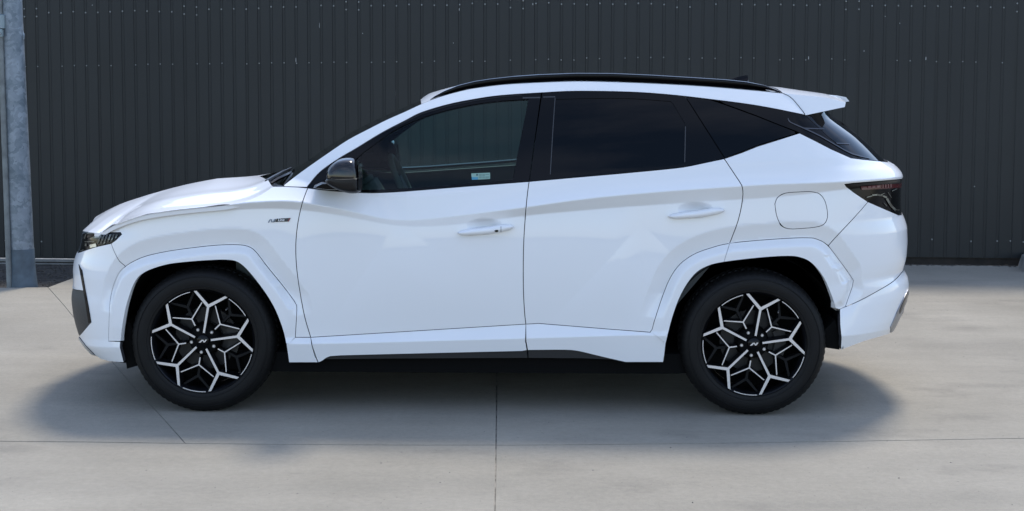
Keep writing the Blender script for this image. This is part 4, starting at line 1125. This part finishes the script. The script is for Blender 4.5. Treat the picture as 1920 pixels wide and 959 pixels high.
# registration style sticker inside the front glass
ST1 = mat('sticker_paper', (0.20, 0.33, 0.28), 0.6); ST2 = mat('sticker_blue', (0.05, 0.22, 0.32), 0.6); ST3 = mat('sticker_ink', (0.05, 0.10, 0.10), 0.6)
panel('sticker', [(883.5, 324.6), (918.8, 323.2), (918.8, 335.2), (884.5, 336.8)], fd, ST1, off=-0.0095, gap=0, grid=.05, rim=0, mirror=False)
panel('sticker', [(884.2, 332), (896, 331.6), (896, 336.2), (884.5, 336.8)], fd, ST2, off=-0.0088, gap=0, grid=.05, rim=0, mirror=False)
panel('sticker', [(892.5, 325.6), (896, 325.4), (896, 329), (892.5, 329.2)], fd, ST3, off=-0.0088, gap=0, grid=.05, rim=0, mirror=False)
for yy in (326.3, 328.2, 331.0, 333.0):
    for x0, x1 in ((898, 903), (904.2, 909), (910, 917)):
        if yy == 328.2 and x0 > 905: continue
        panel('sticker', [(x0, yy), (x1, yy - .2), (x1, yy + .6), (x0, yy + .7)], fd, ST3, off=-0.0088, gap=0, grid=.05, rim=0, mirror=False)

# mirrors
MIRG = mat('mirror_gloss', (0.004, 0.004, 0.005), 0.05, spec=0.5)
def mirror_part(name, outl, ys, scales, cpt, parent, m, side, smooth=50):
    V = []; F = []
    k = len(outl)
    for y_, (sx, sz) in zip(ys, scales):
        for p in outl: V.append((cpt[0] + (p[0] - cpt[0]) * sx, y_ * side, cpt[2] + (p[2] - cpt[2]) * sz))
    n = len(ys)
    F = [(i * k + j, i * k + (j + 1) % k, (i + 1) * k + (j + 1) % k, (i + 1) * k + j) for i in range(n - 1) for j in range(k)]
    F += [tuple(range(k)), tuple((n - 1) * k + j for j in range(k))]
    return mesh(name, V, F, parent, m, smooth, True)
YM = -1.07
capO = [at_y(p[0], p[1], YM) for p in sp([(612, 333), (613.5, 321), (620, 311), (630, 303), (643, 299), (656, 298.3), (664, 301), (669, 308), (672.5, 320), (674, 333.5)], 3) + [(660, 335), (635, 335.8), (622, 335.2)]]
lowO = [at_y(p[0], p[1], YM) for p in [(612, 335), (622, 336.8), (640, 337.5), (660, 336.8), (674, 335.5)] + sp([(674.3, 345), (674, 356), (672, 362), (664, 363.5), (650, 362.5), (634, 357.5), (620, 350.5), (612, 345), (609, 340)], 3)]
strO = [at_y(p[0], p[1], YM - .002) for p in [(618, 333), (640, 335), (660, 334.6), (674.6, 333), (674.6, 335.6), (658, 337.2), (638, 337.8), (620, 336.4)]]
cpt = at_y(650, 334, YM)
prof_y = [-0.90, -0.93, -1.0, -1.06, -1.095, -1.115, -1.125]
prof_s = [(0.80, 0.86), (0.92, 0.95), (1.02, 1.02), (1.0, 1.0), (0.95, 0.93), (0.84, 0.78), (0.66, 0.55)]
for side in (1, -1):
    mr = mirror_part('door_mirror', lowO, prof_y, prof_s, cpt, car, SATIN, side)
    mirror_part('mirror_cap', capO, prof_y, prof_s, cpt, mr, MIRG, side, 60)
    mirror_part('chrome_strip', strO, [-0.95, -1.06, -1.098, -1.118], [(1.02, 1), (1.01, 1), (.965, 1), (.86, 1)], cpt, mr, CHROME, side)
    arm = [at_y(p[0], p[1], -0.93) for p in [(588, 351), (590, 346.5), (604, 339), (620, 338), (640, 344), (640, 356), (615, 355.5)]]
    mirror_part('mirror_arm', arm, [-0.80, -0.90, -1.0, -1.04], [(1, 1), (1, 1), (.9, .85), (.7, .6)], at_y(625, 347, -.93), mr, GLOSS, side, 40)
    gm = [at_y(p[0], p[1], YM) for p in [(675.2, 308), (675.2, 357)]]
    V = [(gm[0][0] - .004, (YM + dy) * side, z) for dy, z in ((-.035, gm[0][2]), (.12, gm[0][2]), (.12, gm[1][2]), (-.035, gm[1][2]))]
    mesh('mirror_glass', V, [(0, 1, 2, 3)], mr, CHROME)

# ------------------------------------------------------------------ wheels
def lathe_y(name, prof, n, parent, m, smooth=40, mod=None, close=False):
    """prof: (radius, y)"""
    V = []; F = []
    for i, (r, y) in enumerate(prof):
        for k in range(n):
            a = 2 * math.pi * k / n; rr_ = r + (mod(i, k) if mod else 0)
            V.append((rr_ * math.cos(a), y, rr_ * math.sin(a)))
    m_ = len(prof)
    for i in range(m_ - 1 if not close else m_):
        for k in range(n):
            i2 = (i + 1) % m_
            F.append((i * n + k, i * n + (k + 1) % n, i2 * n + (k + 1) % n, i2 * n + k))
    return mesh(name, V, F, parent, m, smooth, True)
def bar(bm, pts2, wd, y0, y1, taper=0.0):
    """strip along a 2D polyline (x,z) from y0 (front) to y1"""
    pass
RR = 0.2585
def polar(r, a): a = math.radians(a); return np.array([r * RR * math.cos(a), r * RR * math.sin(a)])
def strip_poly(a, b, wa, wb):
    d = (b - a) / np.linalg.norm(b - a); n = np.array([-d[1], d[0]])
    return [a + n * wa / 2, b + n * wb / 2, b - n * wb / 2, a - n * wa / 2]
def strip_mesh(name, polys, y0, y1, parent, m, flare=0.0, smooth=20):
    V = []; F = []
    for P in polys:
        b = len(V); k = len(P); c = np.mean(P, 0)
        for p in P: V.append((p[0], y0, p[1]))
        for p in P: q = p + (p - c) / (np.linalg.norm(p - c) + 1e-9) * flare; V.append((q[0], y1, q[1]))
        F.append(tuple(range(b, b + k))); F.append(tuple(b + k + j for j in range(k)))
        for j in range(k): F.append((b + j, b + (j + 1) % k, b + k + (j + 1) % k, b + k + j))
    return mesh(name, V, F, parent, m, smooth, True)
def y_shape(ang, rj, r0, tips, w0, w1, w2):
    """Y outline: stem from r0 to the junction rj, two arms to the tips [(r, da)]"""
    j = polar(rj, ang); a = polar(r0, ang)
    t1 = polar(tips[0][0], ang + tips[0][1]); t2 = polar(tips[1][0], ang + tips[1][1])
    def off(p, q, w, sgn):
        d = (q - p) / np.linalg.norm(q - p); n = np.array([-d[1], d[0]]); return p + n * w / 2 * sgn, d
    def isect(p, d, q, e):
        A = np.array([[d[0], -e[0]], [d[1], -e[1]]]); t = np.linalg.solve(A, q - p); return p + d * t[0]
    def line(p, q, w, s): P, d = off(p, q, w, s); return P, d
    sL, ds = line(a, j, (w0 + w1) / 2, 1); sR, _ = line(a, j, (w0 + w1) / 2, -1)
    l1, d1 = line(j, t1, w2, 1); l1b, _ = line(j, t1, w2, -1)
    l2, d2 = line(j, t2, w2, 1); l2b, _ = line(j, t2, w2, -1)
    jl = isect(sL, ds, l1, d1); jr = isect(sR, ds, l2b, d2); jm = isect(l1b, d1, l2, d2)
    def cutrim(P, d):   # extend to the rim circle radius of the tip
        return P
    n1 = np.array([-d1[1], d1[0]]); n2 = np.array([-d2[1], d2[0]])
    def tip(t, n, w, s):
        p = t + n * w / 2 * s; return p * (np.linalg.norm(t) / np.linalg.norm(p))
    nn = np.array([-ds[1], ds[0]])
    return [a + nn * w0 / 2, jl, tip(t1, n1, w2 * 1.12, 1), tip(t1, n1, w2 * 1.12, -1), jm, tip(t2, n2, w2 * 1.12, 1), tip(t2, n2, w2 * 1.12, -1), jr, a - nn * w0 / 2]
def tri_y(poly):
    return poly
def face_prism(name, polys, y0, y1, parent, m, grow, smooth=20):
    """polygons at y0 (front face) with sides falling to y1, widened by grow"""
    V = []; F = []
    for P in polys:
        k = len(P); b = len(V); Q = inset2([np.array(p) for p in P], -grow) if grow else P
        for p in P: V.append((p[0], y0, p[1]))
        for p in Q: V.append((p[0], y1, p[1]))
        F.append(tuple(range(b, b + k))); F.append(tuple(b + k + j for j in range(k)))
        for j in range(k): F.append((b + j, b + (j + 1) % k, b + k + (j + 1) % k, b + k + j))
    me_o = mesh(name, V, F, parent, m, smooth, True); return me_o
DEEP = mat('rim_deep', (0.004, 0.0042, 0.005), 0.6, spec=0.2)
def make_wheel(phase):
    wh = lathe_y('wheel', [(0.262, -0.012), (0.2625, -0.005), (0.258, 0.0), (0.250, 0.012), (0.246, 0.04), (0.240, 0.10), (0.240, 0.19), (0.250, 0.215), (0.262, 0.225)], 96, None, RIMBLK, 40)
    tp = [(0.246, 0.045), (0.256, 0.006), (0.264, -0.009), (0.285, -0.016), (0.312, -0.017), (0.336, -0.010), (0.350, 0.002), (0.358, 0.014), (0.364, 0.030), (0.3675, 0.055), (0.3685, 0.072), (0.362, 0.074), (0.362, 0.082), (0.3685, 0.084), (0.369, 0.125), (0.362, 0.127), (0.362, 0.135), (0.3685, 0.137), (0.366, 0.175), (0.356, 0.206), (0.336, 0.228), (0.30, 0.236), (0.262, 0.225)]
    def mod(i, k):
        if i in (6, 7, 8): return -0.0030 if k % 3 == 0 else 0.0
        if i in (9, 10): return -0.005 if k % 3 == 0 else 0.0
        if i in (13, 14, 17, 18): return -0.004 if k % 3 == 1 else 0.0
        if i == 4: return 0
        return 0
    ty = lathe_y('tyre', tp, 210, wh, RUBBER, 30, mod)
    # raised sidewall bands
    lathe_y('sidewall_band', [(0.2775, -0.0155), (0.279, -0.0175), (0.281, -0.0178), (0.2825, -0.0168)], 96, wh, RUBBER, 60)
    lathe_y('sidewall_band', [(0.3255, -0.0140), (0.3270, -0.0162), (0.3300, -0.0155), (0.3310, -0.0135)], 96, wh, RUBBER, 60)
    YF = -0.004
    for k in range(5):
        a = phase + 72 * k
        Y1 = y_shape(a, 0.695, 0.165, [(0.992, 17.5), (0.992, -18.5)], 0.0100, 0.0130, 0.0152)
        b = face_prism('spoke', [Y1], YF + 0.0015, 0.055, wh, RIMBLK, 0.0060)
        face_prism('spoke_face', [Y1], YF, YF + 0.002, wh, ALLOY, 0)
        # thinner secondary Y between the main spokes, alloy face on black sides
        mid = a - 36
        Y2 = y_shape(mid, 0.475, 0.33, [(0.735, 26.0), (0.755, -25.5)], 0.0060, 0.0062, 0.0062)
        face_prism('spoke', [Y2], 0.0055, 0.05, wh, RIMBLK, 0.0045)
        face_prism('spoke_face', [Y2], 0.004, 0.006, wh, ALLOY, 0)
        Y3 = y_shape(mid, 0.715, 0.46, [(0.965, 15.5), (0.965, -15.0)], 0.012, 0.012, 0.013)
        face_prism('spoke', [Y3], 0.030, 0.060, wh, DEEP, 0.003)
        # bright arc on the rim lip
        V = []; F = []
        for q in range(15):
            an = math.radians(mid - 13.0 + 26.5 * q / 14)
            for r in (0.2535, 0.2568): V.append((r * math.cos(an), -0.0125, r * math.sin(an)))
            for r in (0.2535, 0.2568): V.append((r * math.cos(an), -0.008, r * math.sin(an)))
        for q in range(14):
            e = q * 4; g = e + 4
            F += [(e, e + 1, g + 1, g), (e + 1, e + 3, g + 3, g + 1), (e + 2, e, g, g + 2)]
        mesh('rim_arc', V, F, wh, ALLOY, 30, True)
        c = polar(0.232, mid)
        n6 = [c + 0.0085 * np.array([math.cos(q * math.pi / 3), math.sin(q * math.pi / 3)]) for q in range(6)]
        nut = face_prism('lug_nut', [n6], 0.012, 0.05, wh, STEEL, 0, 30)
        c12 = [c + 0.0145 * np.array([math.cos(q * math.pi / 7), math.sin(q * math.pi / 7)]) for q in range(14)]
        c9 = [c + 0.0045 * np.array([math.cos(q * math.pi / 5), math.sin(q * math.pi / 5)]) for q in range(10)]
        face_prism('nut_recess', [c12], 0.026, 0.05, wh, GLOSS, 0, 40)
        face_prism('nut_cap', [c9], 0.0105, 0.013, wh, ALLOY, 0, 40)
    lathe_y('hub', [(0.001, 0.010), (0.058, 0.014), (0.072, 0.024), (0.080, 0.05), (0.085, 0.07)], 48, wh, BLACK, 40)
    lathe_y('hub_cap', [(0.001, 0.000), (0.026, 0.001), (0.030, 0.004), (0.0315, 0.012)], 40, wh, GLOSS, 40)
    for q in ([(-.021, -.010), (-.006, .009), (.001, .009), (-.003, -.001), (-.010, -.010)], [(-.003, .009), (.006, -.009), (.013, -.009), (.004, .009)], [(.006, -.009), (.010, -.001), (.014, .010), (.024, .010), (.012, -.009)]):
        face_prism('hub_emblem', [[np.array([p[0] * .95, p[1] * .72]) for p in q]], -0.0015, 0.002, wh, ALLOY, 0)
    lathe_y('brake_disc', [(0.05, 0.078), (0.085, 0.078), (0.088, 0.088), (0.158, 0.088), (0.160, 0.092), (0.160, 0.108), (0.05, 0.108)], 64, wh, DISC, 40)
    lathe_y('disc_shield', [(0.04, 0.125), (0.239, 0.125), (0.239, 0.135)], 48, wh, BLACK, 40)
    # caliper
    V = []; F = []
    for q in range(9):
        an = math.radians(-25 + 50 * q / 8)
        for r, y in ((0.115, 0.066), (0.172, 0.066), (0.175, 0.12), (0.115, 0.12)): V.append((r * math.cos(an), y, r * math.sin(an)))
    for q in range(8):
        for e in range(4): F.append((q * 4 + e, q * 4 + (e + 1) % 4, q * 4 + 4 + (e + 1) % 4, q * 4 + 4 + e))
    F += [(0, 1, 2, 3), (32, 33, 34, 35)]
    mesh('brake_caliper', V, F, wh, DISC, 30, True)
    vv = polar(0.80, phase - 36 + 9)
    tube('valve_stem', [(vv[0], 0.02, vv[1]), (vv[0] * .96, -0.002, vv[1] * .96)], 0.0035, wh, STEEL, 6)
    return wh
def copy_tree(o, parent):
    c = o.copy(); COL.objects.link(c); c.parent = parent
    for ch in list(o.children):
        d = ch.copy(); COL.objects.link(d); d.parent = c
    return c
w1 = make_wheel(80.0); w1.parent = car
HUBY = -0.893
w1.location = (at_y(380, 646.5, HUBY)[0], HUBY, WR - 0.006)
w2 = copy_tree(w1, car); w2.location = (at_y(1413.5, 649, HUBY)[0], HUBY, WR - 0.006); w2.rotation_euler = (0, math.radians(-0.5), 0)
for src, fr in ((w1, True), (w2, False)):
    w3 = copy_tree(src, car); w3.location = (src.location.x, -HUBY, src.location.z); w3.rotation_euler = (0, 0, math.pi)
# arch liners
def liner(xc, side, f=True):
    V = []; F = []; n = 28
    prof = [(0.448, -0.86), (0.45, -0.60), (0.45, -0.42)]
    for r, y in prof:
        for k in range(n + 1):
            a = math.pi * (-0.02 + 1.04 * k / n)
            V.append((xc + r * math.cos(a), y * side, 0.36 + r * math.sin(a)))
    for i in range(2):
        for k in range(n): F.append((i * (n + 1) + k, i * (n + 1) + k + 1, (i + 1) * (n + 1) + k + 1, (i + 1) * (n + 1) + k))
    F.append(tuple(2 * (n + 1) + k for k in range(n + 1)))
    return mesh('arch_liner', V, F, car, BLACK, 60, True)
for side in (1, -1):
    liner(w1.location.x, side); liner(w2.location.x + 0.005, side)
    # dangling liner lips before the front and behind the rear wheel
    for P in ([(226, 652), (236, 678), (238, 692), (257, 686.5), (262, 640), (240, 600)], [(1577, 640), (1574, 656), (1549, 652.5), (1545, 620), (1566, 600)]):
        q = [at_y(p[0], p[1], -0.84) for p in P]
        prism('liner_lip', [(p[0], p[1] * side, p[2]) for p in q], (0, 0.30 * side, 0), car, BLACK)
    # stay under the rear sill
    a = at_y(1229, 676, -0.74); b = at_y(1232, 700, -0.74)
    tube('brake_pipe_stay', [(a[0], a[1] * side, a[2]), (b[0], b[1] * side, b[2])], 0.008, car, PLASTIC, 6)

# ------------------------------------------------------------------ underbody and cabin
prism('underbody', [(-2.02, -0.50, 0.23), (-1.85, -0.70, 0.21), (-1.0, -0.85, 0.20), (1.0, -0.85, 0.20), (1.70, -0.70, 0.24), (1.95, -0.45, 0.36), (1.95, 0.45, 0.36), (1.70, 0.70, 0.24), (1.0, 0.85, 0.20), (-1.0, 0.85, 0.20), (-1.85, 0.70, 0.21), (-2.02, 0.50, 0.23)], (0, 0, 0.10), car, BLACK)
for side in (1, -1):
    q = [hit(*p) for p in [(596, 640), (590, 380), (615, 362), (700, 365), (992, 345), (1350, 303), (1350, 480), (1240, 610), (985, 640)]]
    prism('inner_panel', [(p[0], -0.845 * side, p[1] - 0.01) for p in q], (0, 0.08 * side, 0), car, CABIN)
box('engine_bay', (-1.42, 0, 0.58), (0.95, 0.80, 0.44), car, BLACK)
prism('boot_light_block', [(1.05, -0.42, 0.30), (1.80, -0.42, 0.32), (1.80, -0.70, 0.40), (1.93, -0.50, 0.40), (2.0, 0, 0.40), (1.95, 0.50, 0.40), (1.80, 0.70, 0.40), (1.80, 0.42, 0.32), (1.05, 0.42, 0.30)], (0, 0, 0.60), car, BLACK)  # unseen solid block filling the boot, shaped to stop sun leaking through
DASH = mat('dash_top', (0.075, 0.090, 0.085), 0.75)
dash = prism('dashboard', [(-1.25, -0.70, 1.02), (-0.86, -0.74, 1.105), (-0.68, -0.74, 1.09), (-0.60, -0.74, 0.96), (-0.66, -0.74, 0.60), (-1.25, -0.70, 0.60)], (0, 1.44, 0), car, DASH, 0.02)
# steering wheel on the far side
def torus(name, c, R, r, tilt, parent, m):
    V = []; F = []; n, k = 36, 8
    for i in range(n):
        a = 2 * math.pi * i / n
        for j in range(k):
            b = 2 * math.pi * j / k
            p = Vector(((r * math.sin(b)), (R + r * math.cos(b)) * math.cos(a), (R + r * math.cos(b)) * math.sin(a)))
            p.rotate(Matrix.Rotation(tilt, 3, 'Y')); V.append(p + Vector(c))
    for i in range(n):
        for j in range(k): F.append((i * k + j, i * k + (j + 1) % k, ((i + 1) % n) * k + (j + 1) % k, ((i + 1) % n) * k + j))
    return mesh(name, V, F, parent, m, 60, True)
sw = at_y(756, 346, 0.36)
swm = torus('steering_wheel', sw, 0.180, 0.018, math.radians(-24), car, CABINL)
box('wheel_boss', (sw[0] - 0.02, 0.36, sw[2]), (0.05, 0.16, 0.12), swm, CABIN, 0.015, Matrix.Rotation(math.radians(-24), 3, 'Y'))
def seat(x, y):
    P = [(x - .45, .56), (x + .05, .50), (x + .30, 1.12), (x + .20, 1.16), (x - .02, .70), (x - .42, .72)]
    st = prism('seat', [(p[0], y - .25, p[1]) for p in P], (0, .5, 0), car, CABIN, 0.03)
    prism('headrest', [(x + .20, y - .12, 1.20), (x + .31, y - .12, 1.18), (x + .33, y - .12, 1.36), (x + .25, y - .12, 1.38)], (0, .24, 0), st, CABIN, 0.02)
for y in (-0.38, 0.38): seat(0.06, y)
rs = prism('rear_seat', [(0.55, -0.62, .55), (1.0, -0.62, .52), (1.28, -0.62, 1.10), (1.18, -0.62, 1.12), (.98, -0.62, .72), (.58, -0.62, .70)], (0, 1.24, 0), car, CABIN, 0.03)
box('cabin_bulkhead', (0.42, 0, 0.95), (0.02, 1.3, 0.9), car, BLACK)
